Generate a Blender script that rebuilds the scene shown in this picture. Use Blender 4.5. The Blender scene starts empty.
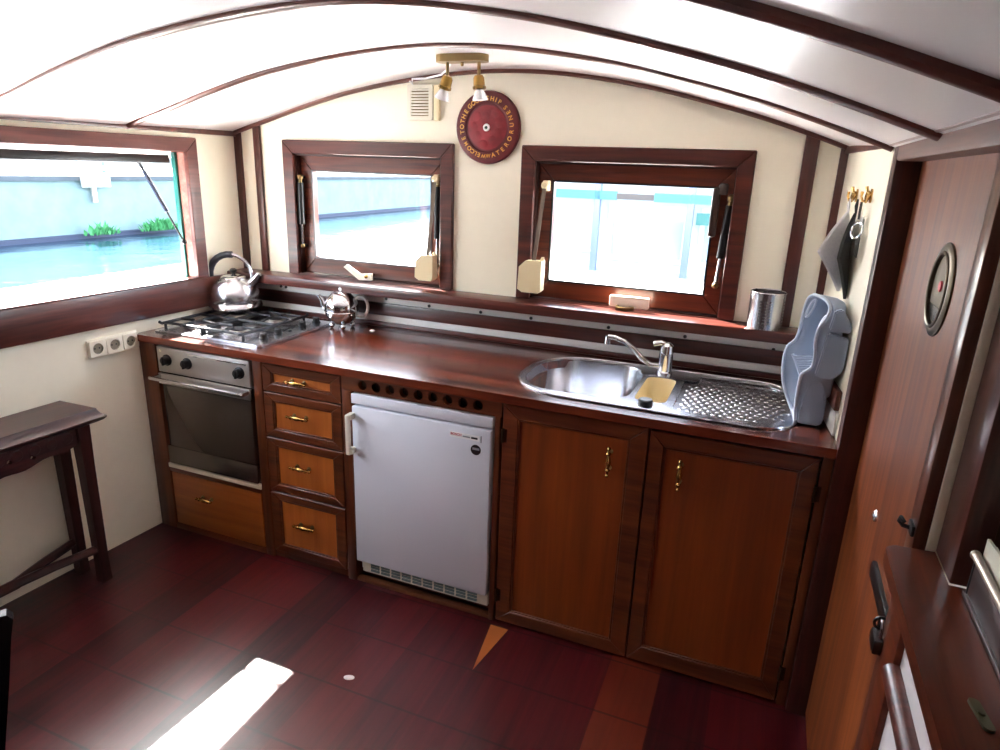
import bpy, bmesh, math, random
from mathutils import Vector, Matrix
random.seed(7)
PI = math.pi
scene = bpy.context.scene
COL = scene.collection

# ------------------------------------------------------------------ helpers
def lin(c):
    f = lambda v: v / 12.92 if v <= .04045 else ((v + .055) / 1.055) ** 2.4
    return tuple(f(v / 255) for v in c) + (1,)

def new_mat(name):
    m = bpy.data.materials.new(name); m.use_nodes = True
    nt = m.node_tree
    return m, nt, nt.nodes['Principled BSDF']

def mat(name, rgb, rough=.5, metal=0, coat=0, spec=.5, bump=0, bscale=60, var=0):
    m, nt, b = new_mat(name)
    b.inputs['Base Color'].default_value = lin(rgb)
    b.inputs['Roughness'].default_value = rough
    b.inputs['Metallic'].default_value = metal
    b.inputs['Coat Weight'].default_value = coat
    b.inputs['Coat Roughness'].default_value = .08
    b.inputs['Specular IOR Level'].default_value = spec
    tc = nt.nodes.new('ShaderNodeTexCoord')
    n = nt.nodes.new('ShaderNodeTexNoise'); n.inputs['Scale'].default_value = bscale; n.inputs['Detail'].default_value = 3
    nt.links.new(tc.outputs['Object'], n.inputs['Vector'])
    if var:
        mx = nt.nodes.new('ShaderNodeMix'); mx.data_type = 'RGBA'
        mx.inputs['A'].default_value = lin(tuple(v * (1 - var) for v in rgb)); mx.inputs['B'].default_value = lin(tuple(min(255, v * (1 + var)) for v in rgb))
        nt.links.new(n.outputs['Fac'], mx.inputs['Factor']); nt.links.new(mx.outputs['Result'], b.inputs['Base Color'])
    if bump:
        bp = nt.nodes.new('ShaderNodeBump'); bp.inputs['Strength'].default_value = bump; bp.inputs['Distance'].default_value = .002
        nt.links.new(n.outputs['Fac'], bp.inputs['Height']); nt.links.new(bp.outputs['Normal'], b.inputs['Normal'])
    return m

def wood(name, dark, light, grain='z', rough=.35, coat=.25, scale=1.0, planks=None, seam=.0015, odd=None, wear=None, coatr=.15):
    """grain runs along axis; planks=(axis, width): strips across that axis, each with its own tone."""
    m, nt, b = new_mat(name)
    N, L = nt.nodes.new, nt.links.new
    tc = N('ShaderNodeTexCoord'); mp = N('ShaderNodeMapping')
    s = {'x': (1.2, 22, 22), 'y': (22, 1.2, 22), 'z': (22, 22, 1.2)}[grain]
    mp.inputs['Scale'].default_value = tuple(v * scale for v in s)
    L(tc.outputs['Object'], mp.inputs['Vector'])
    vec = mp.outputs['Vector']
    sep = N('ShaderNodeSeparateXYZ'); L(tc.outputs['Object'], sep.inputs['Vector'])
    def M(op, a, bb=None, c=None):
        n = N('ShaderNodeMath'); n.operation = op
        for i, v in enumerate((a, bb, c)):
            if v is None: continue
            if isinstance(v, (int, float)): n.inputs[i].default_value = v
            else: L(v, n.inputs[i])
        return n.outputs[0]
    rnd = None
    if planks:
        ax = {'x': 0, 'y': 1, 'z': 2}[planks[0]]
        t = M('DIVIDE', sep.outputs[ax], planks[1])
        idx = M('FLOOR', t)
        wn = N('ShaderNodeTexWhiteNoise'); wn.noise_dimensions = '1D'; L(idx, wn.inputs['W'])
        rnd = wn.outputs['Value']
        add = N('ShaderNodeVectorMath'); add.operation = 'ADD'
        sc = N('ShaderNodeVectorMath'); sc.operation = 'SCALE'; L(wn.outputs['Color'], sc.inputs[0]); sc.inputs['Scale'].default_value = 30
        L(vec, add.inputs[0]); L(sc.outputs[0], add.inputs[1]); vec = add.outputs[0]
    n1 = N('ShaderNodeTexNoise'); n1.inputs['Scale'].default_value = 1.6; n1.inputs['Detail'].default_value = 6; n1.inputs['Distortion'].default_value = .6
    L(vec, n1.inputs['Vector'])
    n2 = N('ShaderNodeTexNoise'); n2.inputs['Scale'].default_value = 7; n2.inputs['Detail'].default_value = 4
    L(vec, n2.inputs['Vector'])
    f = M('ADD', M('MULTIPLY', n1.outputs['Fac'], .75), M('MULTIPLY', n2.outputs['Fac'], .25))
    if rnd is not None:
        f = M('ADD', M('MULTIPLY', f, .74), M('MULTIPLY', rnd, .30))
    rp = N('ShaderNodeValToRGB'); e = rp.color_ramp.elements
    e[0].position = .32; e[0].color = lin(dark); e[1].position = .72; e[1].color = lin(light)
    L(f, rp.inputs['Fac'])
    colr = rp.outputs['Color']
    def over(mask, rgb):
        nonlocal colr
        mx = N('ShaderNodeMix'); mx.data_type = 'RGBA'
        L(mask, mx.inputs['Factor']); L(colr, mx.inputs['A']); mx.inputs['B'].default_value = lin(rgb)
        colr = mx.outputs['Result']
    if odd:                                   # one plank of another timber
        for (x0, x1, rgb) in odd:
            k = M('MULTIPLY', M('GREATER_THAN', sep.outputs[0], x0), M('LESS_THAN', sep.outputs[0], x1))
            over(M('MULTIPLY', k, M('MULTIPLY_ADD', n1.outputs['Fac'], .8, .35)), rgb)
    if wear:                                  # a worn wedge of bare wood with a shape of its own
        xc, y0, y1, w, rgb = wear
        t = M('DIVIDE', M('SUBTRACT', sep.outputs[1], y0), y1 - y0)
        ins = M('MULTIPLY', M('GREATER_THAN', t, 0), M('LESS_THAN', t, 1))
        half = M('MULTIPLY', M('SUBTRACT', 1, t), w)
        d = M('ABSOLUTE', M('SUBTRACT', sep.outputs[0], xc))
        over(M('MULTIPLY', M('MULTIPLY', ins, M('LESS_THAN', d, half)), .9), rgb)
    L(colr, b.inputs['Base Color'])
    b.inputs['Roughness'].default_value = rough
    b.inputs['Coat Weight'].default_value = coat; b.inputs['Coat Roughness'].default_value = coatr
    h = n2.outputs['Fac']
    if planks:
        fr = M('FRACT', t)
        edge = M('MINIMUM', fr, M('SUBTRACT', 1, fr))
        gap = M('LESS_THAN', edge, seam / planks[1])
        h = M('SUBTRACT', M('MULTIPLY', h, .5), M('MULTIPLY', gap, 1.5))
        over(M('MULTIPLY', gap, .7), (30, 12, 10))
        L(colr, b.inputs['Base Color'])
    bp = N('ShaderNodeBump'); bp.inputs['Strength'].default_value = .12; bp.inputs['Distance'].default_value = .002
    L(h, bp.inputs['Height']); L(bp.outputs['Normal'], b.inputs['Normal']); L(bp.outputs['Normal'], b.inputs['Coat Normal'])
    return m

def glass_mat(name, tint=(1, 1, 1), refl=.06):
    m = bpy.data.materials.new(name); m.use_nodes = True; nt = m.node_tree
    for n in list(nt.nodes): nt.nodes.remove(n)
    o = nt.nodes.new('ShaderNodeOutputMaterial'); t = nt.nodes.new('ShaderNodeBsdfTransparent'); g = nt.nodes.new('ShaderNodeBsdfGlossy')
    t.inputs['Color'].default_value = tint + (1,); g.inputs['Roughness'].default_value = .02
    mx = nt.nodes.new('ShaderNodeMixShader'); mx.inputs['Fac'].default_value = refl
    nt.links.new(t.outputs[0], mx.inputs[1]); nt.links.new(g.outputs[0], mx.inputs[2]); nt.links.new(mx.outputs[0], o.inputs['Surface'])
    return m

ID = Matrix.Identity(4)
def V3(*a): return Vector(a)

def box(bm, x0, x1, y0, y1, z0, z1, bev=0, M=ID, seg=2):
    c = Vector(((x0 + x1) / 2, (y0 + y1) / 2, (z0 + z1) / 2))
    r = bmesh.ops.create_cube(bm, size=1, matrix=Matrix.Translation(c) @ Matrix.Diagonal((abs(x1 - x0), abs(y1 - y0), abs(z1 - z0), 1)))
    vs = r['verts']
    if bev:
        es = list({e for v in vs for e in v.link_edges})
        rb = bmesh.ops.bevel(bm, geom=es, offset=min(bev, .49 * min(abs(x1 - x0), abs(y1 - y0), abs(z1 - z0))), segments=seg, affect='EDGES', profile=.5)
        vs = list({v for f in rb['faces'] for v in f.verts} | {v for v in vs if v.is_valid})
    if M is not ID:
        bmesh.ops.transform(bm, matrix=M, verts=[v for v in vs if v.is_valid])
    return vs

def basis(d):
    d = Vector(d).normalized()
    a = Vector((0, 0, 1)) if abs(d.z) < .9 else Vector((1, 0, 0))
    u = d.cross(a).normalized(); w = d.cross(u).normalized()
    return u, w

def tube(bm, pts, r, seg=10, closed=False, cap=True, sx=1.0):
    pts = [Vector(p) for p in pts]; n = len(pts)
    rs = r if isinstance(r, (list, tuple)) else [r] * n
    rings = []; u = None
    for i, p in enumerate(pts):
        if closed: d = pts[(i + 1) % n] - pts[i - 1]
        else: d = pts[min(i + 1, n - 1)] - pts[max(i - 1, 0)]
        d.normalize()
        if u is None: u, w = basis(d)
        else:
            u = (u - d * u.dot(d)).normalized(); w = d.cross(u).normalized()
        rings.append([bm.verts.new(p + (u * math.cos(2 * PI * k / seg) * sx + w * math.sin(2 * PI * k / seg)) * rs[i]) for k in range(seg)])
    m = n if closed else n - 1
    for i in range(m):
        a, b = rings[i], rings[(i + 1) % n]
        for k in range(seg):
            bm.faces.new((a[k], a[(k + 1) % seg], b[(k + 1) % seg], b[k]))
    if cap and not closed:
        bm.faces.new(rings[0][::-1]); bm.faces.new(rings[-1])

def cyl(bm, p0, p1, r0, r1=None, seg=20):
    tube(bm, [p0, p1], [r0, r0 if r1 is None else r1], seg)

def lathe(bm, prof, c, seg=32, axis=None, u=None):
    """prof: list of (r, h) along axis from c"""
    d = Vector(axis or (0, 0, 1)).normalized(); a, b = basis(d); c = Vector(c)
    rings = []
    for r, h in prof:
        if r < 1e-6: rings.append([bm.verts.new(c + d * h)])
        else: rings.append([bm.verts.new(c + d * h + (a * math.cos(2 * PI * k / seg) + b * math.sin(2 * PI * k / seg)) * r) for k in range(seg)])
    for i in range(len(rings) - 1):
        A, B = rings[i], rings[i + 1]
        for k in range(seg):
            k2 = (k + 1) % seg
            if len(A) == 1 and len(B) == 1: continue
            if len(A) == 1: bm.faces.new((A[0], B[k2], B[k]))
            elif len(B) == 1: bm.faces.new((A[k], A[k2], B[0]))
            else: bm.faces.new((A[k], A[k2], B[k2], B[k]))

def ball(bm, c, r, seg=16, sz=1):
    lathe(bm, [(r * math.sin(PI * i / 10), -r * sz * math.cos(PI * i / 10)) for i in range(11)], c, seg)

def torus(bm, c, R, r, axis, seg=24, ts=10):
    d = Vector(axis).normalized(); a, b = basis(d); c = Vector(c)
    tube(bm, [c + (a * math.cos(2 * PI * k / seg) + b * math.sin(2 * PI * k / seg)) * R for k in range(seg)], r, ts, closed=True)

def slab(bm, outer, holes, d0, d1, fn):
    """flat plate with holes: loops in (a,b), thickness d0..d1, fn(a,b,d)->xyz"""
    edges = []
    for loop in [outer] + list(holes):
        vs = [bm.verts.new(fn(a, b, d0)) for a, b in loop]
        for i in range(len(vs)): edges.append(bm.edges.new((vs[i], vs[(i + 1) % len(vs)])))
    r = bmesh.ops.triangle_fill(bm, use_beauty=True, use_dissolve=False, edges=edges)
    fs = [g for g in r['geom'] if isinstance(g, bmesh.types.BMFace)]
    ex = bmesh.ops.extrude_face_region(bm, geom=fs)
    off = Vector(fn(0, 0, d1)) - Vector(fn(0, 0, d0))
    bmesh.ops.translate(bm, vec=off, verts=[g for g in ex['geom'] if isinstance(g, bmesh.types.BMVert)])

def rect(a0, a1, b0, b1): return [(a0, b0), (a1, b0), (a1, b1), (a0, b1)]
def rrect(a0, a1, b0, b1, r, seg=6):
    rs = r if isinstance(r, (list, tuple)) else [r] * 4
    out = []
    for (ca, cb, sa, sb, st), q in zip(((a0, b0, 1, 1, PI), (a1, b0, -1, 1, 1.5 * PI), (a1, b1, -1, -1, 0), (a0, b1, 1, -1, .5 * PI)), rs):
        for i in range(seg + 1):
            t = st + .5 * PI * i / seg
            out.append((ca + sa * q + q * math.cos(t), cb + sb * q + q * math.sin(t)))
    return out
def circ(a, b, r, n=20): return [(a + r * math.cos(2 * PI * k / n), b + r * math.sin(2 * PI * k / n)) for k in range(n)]
XY = lambda a, b, d: (a, b, d)
XZ = lambda a, b, d: (a, d, b)
YZ = lambda a, b, d: (d, a, b)

def loft(bm, loops, cap0=False, cap1=True):
    rings = [[bm.verts.new(p) for p in lp] for lp in loops]
    n = len(rings[0])
    for A, B in zip(rings, rings[1:]):
        for k in range(n): bm.faces.new((A[k], A[(k + 1) % n], B[(k + 1) % n], B[k]))
    if cap0: bm.faces.new(rings[0][::-1])
    if cap1: bm.faces.new(rings[-1])

def BM(): return bmesh.new()

def obj(name, bm, material, parent=None, label=None, smooth=35, solid=True, xf=None):
    if xf is not None: bmesh.ops.transform(bm, matrix=xf, verts=bm.verts)
    if solid: bmesh.ops.recalc_face_normals(bm, faces=bm.faces)
    me = bpy.data.meshes.new(name); bm.to_mesh(me); bm.free()
    if smooth:
        for p in me.polygons: p.use_smooth = True
        me.set_sharp_from_angle(angle=math.radians(smooth))
    me.materials.append(material)
    o = bpy.data.objects.new(name, me); COL.objects.link(o)
    if parent is not None:
        o.parent = parent
        root = parent
        mi = Matrix.Identity(4)
        chain = []
        while root is not None: chain.append(root); root = root.parent
        W = Matrix.Identity(4)
        for c in reversed(chain): W = W @ c.matrix_parent_inverse @ Matrix.Translation(c.location)
        o.matrix_parent_inverse = W.inverted()
    if label: o['label'] = label
    return o

def thing(name, label, cat, loc=(0, 0, 0), group=None):
    o = bpy.data.objects.new(name, None); COL.objects.link(o)
    o.location = loc; o['label'] = label; o['category'] = cat; o.empty_display_size = .05
    if group: o['group'] = group
    return o

def tag(o, label, cat, group=None):
    o['label'] = label; o['category'] = cat
    if group: o['group'] = group
    return o

def struct(name, bm, m, parent=None, **k):
    o = obj(name, bm, m, parent, **k)
    if parent is None: o['kind'] = 'structure'
    return o

def frame4(bm, x0, x1, z0, z1, w, y0, y1, bev=.003, M=ID, wl=None, wr=None, wt=None, wb=None):
    """mitred picture frame in the xz plane"""
    wl = w if wl is None else wl; wr = w if wr is None else wr; wt = w if wt is None else wt; wb = w if wb is None else wb
    O = [(x0, z0), (x1, z0), (x1, z1), (x0, z1)]; I = [(x0 + wl, z0 + wb), (x1 - wr, z0 + wb), (x1 - wr, z1 - wt), (x0 + wl, z1 - wt)]
    for k in range(4):
        j = (k + 1) % 4
        q = [O[k], O[j], I[j], I[k]]
        f = [bm.verts.new(M @ Vector((a, y0, b))) for a, b in q]; g = [bm.verts.new(M @ Vector((a, y1, b))) for a, b in q]
        fs = [bm.faces.new(f), bm.faces.new(g[::-1])]
        for i in range(4): fs.append(bm.faces.new((f[i], g[i], g[(i + 1) % 4], f[(i + 1) % 4])))
        if bev:
            es = list({e for ff in fs for e in ff.edges})
            bmesh.ops.bevel(bm, geom=es, offset=bev, segments=1, affect='EDGES')

def txt(bm, s, size, M, depth=.001, align='CENTER'):
    cu = bpy.data.curves.new('t', 'FONT'); cu.body = s; cu.size = size; cu.extrude = depth; cu.align_x = align; cu.align_y = 'CENTER'
    cu.offset = size * .015
    o = bpy.data.objects.new('t', cu); COL.objects.link(o)
    dg = bpy.context.evaluated_depsgraph_get(); me = bpy.data.meshes.new_from_object(o.evaluated_get(dg))
    me.transform(M); bm.from_mesh(me)
    bpy.data.objects.remove(o); bpy.data.curves.remove(cu); bpy.data.meshes.remove(me)

# ------------------------------------------------------------------ materials
W_FRAME = wood('mahogany_frame_wood', (48, 18, 14), (102, 44, 32), 'x', .38, .3)
W_FRAMEZ = wood('mahogany_upright_wood', (48, 18, 14), (100, 42, 30), 'z', .38, .3)
W_SASH = wood('sash_wood', (62, 24, 14), (128, 56, 30), 'x', .35, .35)
W_BEAM = wood('beam_wood', (66, 28, 24), (112, 56, 44), 'x', .35, .3)
W_CAB = wood('cabinet_frame_wood', (70, 30, 12), (120, 60, 28), 'x', .34, .3)
W_CABZ = wood('cabinet_stile_wood', (70, 30, 12), (120, 60, 28), 'z', .34, .3)
W_PANEL = wood('orange_panel_wood', (164, 86, 30), (198, 114, 48), 'z', .38, .25, .6)
W_DPANEL = wood('russet_shaded_door_wood', (112, 48, 12), (146, 68, 20), 'z', .38, .25, .6)  # redder stain; the weaker light on these doors is darkened into it too
W_TOP = wood('worktop_wood', (34, 11, 8), (122, 54, 32), 'x', .22, .5, 1, ('y', .042), .0016, coatr=.12)
W_FLOOR = wood('floor_wood', (36, 4, 10), (88, 20, 24), 'y', .34, .24, .8, ('x', .168), .0026,
               odd=[(1.848, 2.016, (112, 42, 20))], wear=(1.43, -.655, -.90, .035, (190, 110, 50)), coatr=.26)
W_DOOR = wood('door_wood', (92, 36, 10), (146, 74, 22), 'z', .5, .12, .7, coatr=.08)
W_DARK = wood('dark_carved_wood', (34, 14, 14), (74, 34, 30), 'y', .35, .3)
W_DARKZ = wood('dark_leg_wood', (34, 14, 14), (70, 30, 28), 'z', .4, .2)
W_SIDE = wood('sideboard_wood', (72, 26, 12), (116, 50, 22), 'y', .35, .2, coatr=.14)
CREAM = mat('cream_wall_paint', (252, 246, 224), .45, bump=.05, bscale=25, var=.01)
WHITEP = mat('white_gloss_panel', (236, 231, 232), .3, bump=.06, bscale=6)
WBAND = mat('white_painted_board', (248, 247, 242), .4)
STEEL = mat('brushed_steel', (196, 196, 200), .24, 1, bump=.04, bscale=300)
STEELD = mat('satin_steel_front', (196, 190, 184), .42, .9)
CHROME = mat('polished_chrome', (225, 225, 228), .06, 1)
BLACK = mat('black_plastic', (18, 18, 20), .35)
IRON = mat('cast_iron', (20, 20, 24), .5, bump=.1)
DGLASS = mat('dark_oven_glass', (92, 80, 70), .07, .5, spec=.8)
ENAMEL = mat('white_enamel', (228, 232, 241), .22)
OFFW = mat('offwhite_plastic', (238, 232, 214), .4)
CREAMP = mat('cream_plastic', (238, 222, 180), .4)
BRASS = mat('brass', (198, 160, 92), .24, 1)
BRASSD = mat('old_brass', (142, 122, 84), .35, 1)
BRASSO = mat('bronze_porthole', (84, 74, 60), .32, 1)
GREYP = mat('grey_blue_plastic', (156, 170, 190), .4)
GREYL = mat('light_grey_plastic', (192, 202, 216), .35)
CLOTHG = mat('pale_grey_cloth', (240, 242, 248), .9, bump=.5, bscale=120, var=.06)
CLOTHD = mat('dark_grey_cloth', (66, 68, 70), .9, bump=.5, bscale=220)
SIGNR = mat('oxblood_sign_paint', (92, 18, 28), .45, var=.12, bscale=12)
SIGNM = mat('sign_relief_paint', (120, 28, 36), .45, var=.4, bscale=24)
GOLD = mat('gold_letter_paint', (236, 178, 84), .4)
WHITE = mat('plain_white', (245, 245, 245), .5)
LAMPG = mat('white_lamp_glass', (245, 245, 248), .15)
TEAL = mat('teal_paint', (4, 96, 88), .4)
RED = mat('red_paint', (220, 50, 60), .5)
REDL = mat('red_logo', (200, 30, 60), .5)
GREYT = mat('grey_print', (150, 150, 155), .5)
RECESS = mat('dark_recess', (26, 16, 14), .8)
PADL = mat('padlock_metal', (92, 92, 92), .3, 1)
PAPER = mat('pale_paper', (222, 220, 205), .7)
GRILLE = mat('pale_teal_grille', (176, 196, 196), .4)
GLASS = glass_mat('window_glass')
PGLASS = mat('porthole_pane', (176, 168, 152), .2)
LEATHER = mat('black_leather', (14, 12, 16), .25)

# ------------------------------------------------------------------ room geometry
AX = [-.6, -.4, -.217, .0, .157, .4, .66, .9, 1.099, 1.3, 1.493, 1.68, 1.855, 2.03, 2.191, 2.345, 2.5]
AZ = [1.59, 1.67, 1.737, 1.798, 1.843, 1.902, 1.944, 1.969, 1.977, 1.969, 1.946, 1.914, 1.873, 1.827, 1.778, 1.724, 1.665]
def arch(x):
    if x <= AX[0]: return AZ[0]
    for i in range(len(AX) - 1):
        if x <= AX[i + 1]:
            p1, p2 = AZ[i], AZ[i + 1]; h = AX[i + 1] - AX[i]
            m1 = (AZ[i + 1] - AZ[i - 1]) / (AX[i + 1] - AX[i - 1]) if i else (p2 - p1) / h
            m2 = (AZ[i + 2] - AZ[i]) / (AX[i + 2] - AX[i]) if i + 2 < len(AX) else (p2 - p1) / h
            t = (x - AX[i]) / h
            return (2*t**3-3*t*t+1)*p1 + (t**3-2*t*t+t)*h*m1 + (-2*t**3+3*t*t)*p2 + (t**3-t*t)*h*m2
    return AZ[-1]
YB = -4.3                                   # the after end of the cabin, behind the camera
LT = .049
def lx(y): return -.232 + LT * y            # left wall
ML = Matrix(((-.0489, .9988, 0, -.232), (-.9988, -.0489, 0, 0), (0, 0, 1, 0), (0, 0, 0, 1)))   # (u along wall aft, n into room, z)
MR = Matrix(((.1083, -.9941, 0, 2.35), (-.9941, -.1083, 0, 0), (0, 0, 1, 0), (0, 0, 0, 1)))
fL = lambda a, b, d: ML @ Vector((a, d, b))
fR = lambda a, b, d: MR @ Vector((a, d, b))

# floor
b = BM(); box(b, -.75, 3.1, YB - .1, .08, -.06, 0); struct('floor', b, W_FLOOR)

# ceiling: arched panels
b = BM(); xs = [-.56 + i * (3.04) / 60 for i in range(61)]
for t, dz in ((0, 0), (1, .04)): pass
slab(b, [(x, arch(x)) for x in xs] + [(x, arch(x) + .04) for x in reversed(xs)], [], .37, YB - .1, XZ)
# the roof stands out over the bulkhead and the side deck, unseen, sized to trim the sun
struct('ceiling', b, WHITEP, smooth=30)

def arc_beam(bm, y, w, drop, x0=None, x1=2.41, n=56, top=.006):
    x0 = lx(y) if x0 is None else x0
    prof = [(-w / 2, top), (-w / 2, -drop * .55), (-w * .3, -drop * .9), (0, -drop), (w * .3, -drop * .9), (w / 2, -drop * .55), (w / 2, top)]
    loops = []
    for i in range(n + 1):
        x = x0 + (x1 - x0) * i / n
        s = (arch(x + .01) - arch(x - .01)) / .02
        nn = Vector((-s, 0, 1)).normalized()
        loops.append([Vector((x, y + p, arch(x))) + nn * q for p, q in prof])
    loft(bm, loops, True, True)
k = 1
for y, w, d in ((-.016, .030, .014), (-.56, .030, .012), (-1.125, .034, .013), (-1.68, .038, .016), (-2.25, .042, .024), (-2.85, .042, .024), (-3.5, .042, .024)):
    b = BM(); arc_beam(b, y, w, d); struct('trim_%d' % k, b, W_BEAM); k += 1
# roof-edge mouldings
b = BM(); box(b, 0, 4.3, 0, .016, 1.713, 1.737, .004, ML); struct('trim_%d' % k, b, W_BEAM); k += 1
b = BM(); box(b, 2.41, 2.60, YB, -.60, 1.665, 1.745, .006); struct('trim_%d' % k, b, wood('lintel_wood', (66, 28, 14), (112, 54, 28), 'y', .5, .06)); k += 1
b = BM(); box(b, 2.395, 2.412, YB, -.05, 1.702, 1.722, .005); struct('trim_%d' % k, b, mat('moulding_paint', (170, 140, 140), .3, var=.1)); k += 1
b = BM(); box(b, 0, .56, 0, .012, 1.700, 1.722, .003, MR); struct('trim_%d' % k, b, W_BEAM); k += 1

# bulkhead with two window openings
def arch_outline(x0, x1, n=40): return [(x0 + (x1 - x0) * i / n, arch(x0 + (x1 - x0) * i / n) + .02) for i in range(n + 1)]
WIN = ((.045, .904), (1.202, 2.067))
b = BM()
slab(b, [(-.45, 0), (2.55, 0)] + arch_outline(2.55, -.45), [rect(x0 + .05, x1 - .05, 1.104, 1.65) for x0, x1 in WIN], 0, .09, XZ)
struct('wall_back', b, CREAM)
# left wall: openings for the windows
b = BM()
slab(b, [(-.05, 0), (4.35, 0), (4.35, 1.78), (-.05, 1.78)], [rect(.297, 1.95, 1.088, 1.637)], 0, -.046, fL)
struct('wall_left', b, CREAM)
# right wall: cream panel, then the doorway side parallel to the keel
b = BM(); box(b, -.03, .57, -.09, 0, 0, 1.74, 0, MR); struct('wall_right', b, CREAM)
b = BM()
slab(b, [(-.60, 0), (YB, 0), (YB, 1.80), (-.60, 1.80)], [rect(-1.45, -2.35, .98, 1.60), rect(-.68, -1.36, .01, 1.72)], 2.492, 2.54, YZ)
struct('wall_right_aft', b, CREAM)
# after bulkhead behind the camera, closed; its wood is dark to cut the fill light
b = BM()
slab(b, [(-.6, 0), (3.05, 0)] + arch_outline(2.5, -.55), [], YB, YB - .08, XZ)
struct('wall_rear', b, wood('rear_panel_wood', (56, 24, 14), (96, 46, 26), 'z', .5, .1))

# uprights on the bulkhead
for x, w, z0, z1 in ((-.222, .046, 1.10, 1.74), (-.103, .036, 1.10, 1.765), (2.237, .046, 1.10, 1.765), (2.352, .05, .9, 1.722)):
    b = BM(); box(b, x - w / 2, x + w / 2, -.016, 0, z0, z1, .003); struct('trim_%d' % k, b, W_FRAMEZ); k += 1
# bands under the window shelf
for z0, z1, t, m in ((1.009, 1.053, .006, WBAND), (.953, 1.009, .016, W_FRAME), (.921, .953, .006, WBAND), (.90, .921, .016, W_FRAME)):
    b = BM(); box(b, -.225, 2.345, -t, 0, z0, z1, .002); struct('trim_%d' % k, b, m); k += 1
# window shelf along the bulkhead
b = BM(); box(b, -.24, 2.332, -.125, 0, 1.060, 1.102, .006); struct('trim_%d' % k, b, W_FRAME); k += 1
# rail and dark band on the right wall behind the rack
b = BM(); box(b, .02, .54, 0, .016, .975, 1.035, .004, MR); struct('trim_%d' % k, b, wood('right_rail_wood', (60, 26, 18), (110, 54, 36), 'y', .4, .3)); k += 1
# door post
b = BM(); box(b, 2.409, 2.475, -.655, -.592, 0, 1.70, .004)
struct('trim_%d' % k, b, wood('post_wood', (40, 16, 12), (84, 38, 28), 'z', .4, .2)); k += 1
# board below the left window
b = BM(); box(b, .05, 4.25, 0, .02, .955, 1.088, .004, ML); struct('trim_%d' % k, b, wood('sill_board_wood', (58, 26, 22), (112, 56, 44), 'y', .36, .35)); k += 1

# screws along the white band
for i, (x, z) in enumerate(((-.02, 1.03), (.01, 1.03), (.57, 1.03), (.79, 1.02), (1.04, 1.02), (1.27, 1.02), (1.60, 1.02), (1.90, 1.02), (2.22, 1.01), (2.29, 1.01))):
    b = BM(); lathe(b, [(0, .006), (.005, .006), (.007, .003), (.007, 0)], (x, -.006, z), 12, (0, -1, 0))
    tag(obj('screw_head', b, BLACK), '%s small black screw head from the kettle along the white strip' % ('first second third fourth fifth sixth seventh eighth ninth tenth'.split()[i]), 'screw', 'black screws in the white strip')

# ------------------------------------------------------------------ windows in the bulkhead
def back_window(i, x0, x1):
    w = BM(); frame4(w, x0, x1, 1.1035, 1.704, .058, -.022, 0, .003, wb=.002)
    root = struct('window_%d' % i, w, W_FRAME)
    r = BM(); frame4(r, x0 + .05, x1 - .05, 1.104, 1.65, .012, 0, .085, 0, wb=.004); obj('reveal', r, wood('reveal_wood', (34, 14, 12), (66, 28, 22), 'x', .5, .1), root)
    s = BM(); frame4(s, x0 + .058, x1 - .058, 1.109, 1.643, .066, .028, .062, .003, wt=.068, wb=.070)
    s_ = obj('sash', s, W_SASH, root)
    g = BM(); box(g, x0 + .118, x1 - .118, .044, .048, 1.175, 1.58); obj('pane', g, GLASS, s_)
    g = BM(); frame4(g, x0 + .119, x1 - .119, 1.177, 1.578, .007, .024, .03, 0); obj('glazing_bead', g, BLACK if i == 3 else mat('grey_bead', (90, 80, 80), .4), s_)
    return root
w2 = back_window(2, *WIN[0]); w3 = back_window(3, *WIN[1])

def strut(parent, top, bot, r=.011, name='gas_strut'):
    top, bot = Vector(top), Vector(bot); d = bot - top
    b = BM(); cyl(b, top + d * .08, top + d * .68, r, seg=14); o = obj(name, b, BLACK, parent)
    b = BM(); cyl(b, top + d * .66, top + d * .98, r * .4, seg=10); obj('rod', b, STEEL, o)
    b = BM(); ball(b, top, r * 1.0); cyl(b, top, top + d * .1, r * .6); ball(b, bot, r * .8); obj('end_fitting', b, BRASSD, o)
    b = BM(); box(b, top.x - .008, top.x + .008, top.y - .004, top.y + .03, top.z - .006, top.z + .006); box(b, bot.x - .008, bot.x + .008, bot.y - .004, bot.y + .03, bot.z - .006, bot.z + .006); obj('bracket', b, BLACK, o)
strut(w2, (.122, .0, 1.545), (.118, .0, 1.235), .014)
strut(w2, (.822, .010, 1.56), (.818, .010, 1.20), .014)
strut(w3, (2.002, .0, 1.54), (1.985, .0, 1.225), .015)
b = BM(); box(b, 1.935, 1.962, -.006, .028, 1.40, 1.575, .008); box(b, 1.955, 1.985, -.004, .028, 1.55, 1.59, .006); obj('hinge_cover', b, mat('dark_hinge', (54, 40, 34), .4), w3)
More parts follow.
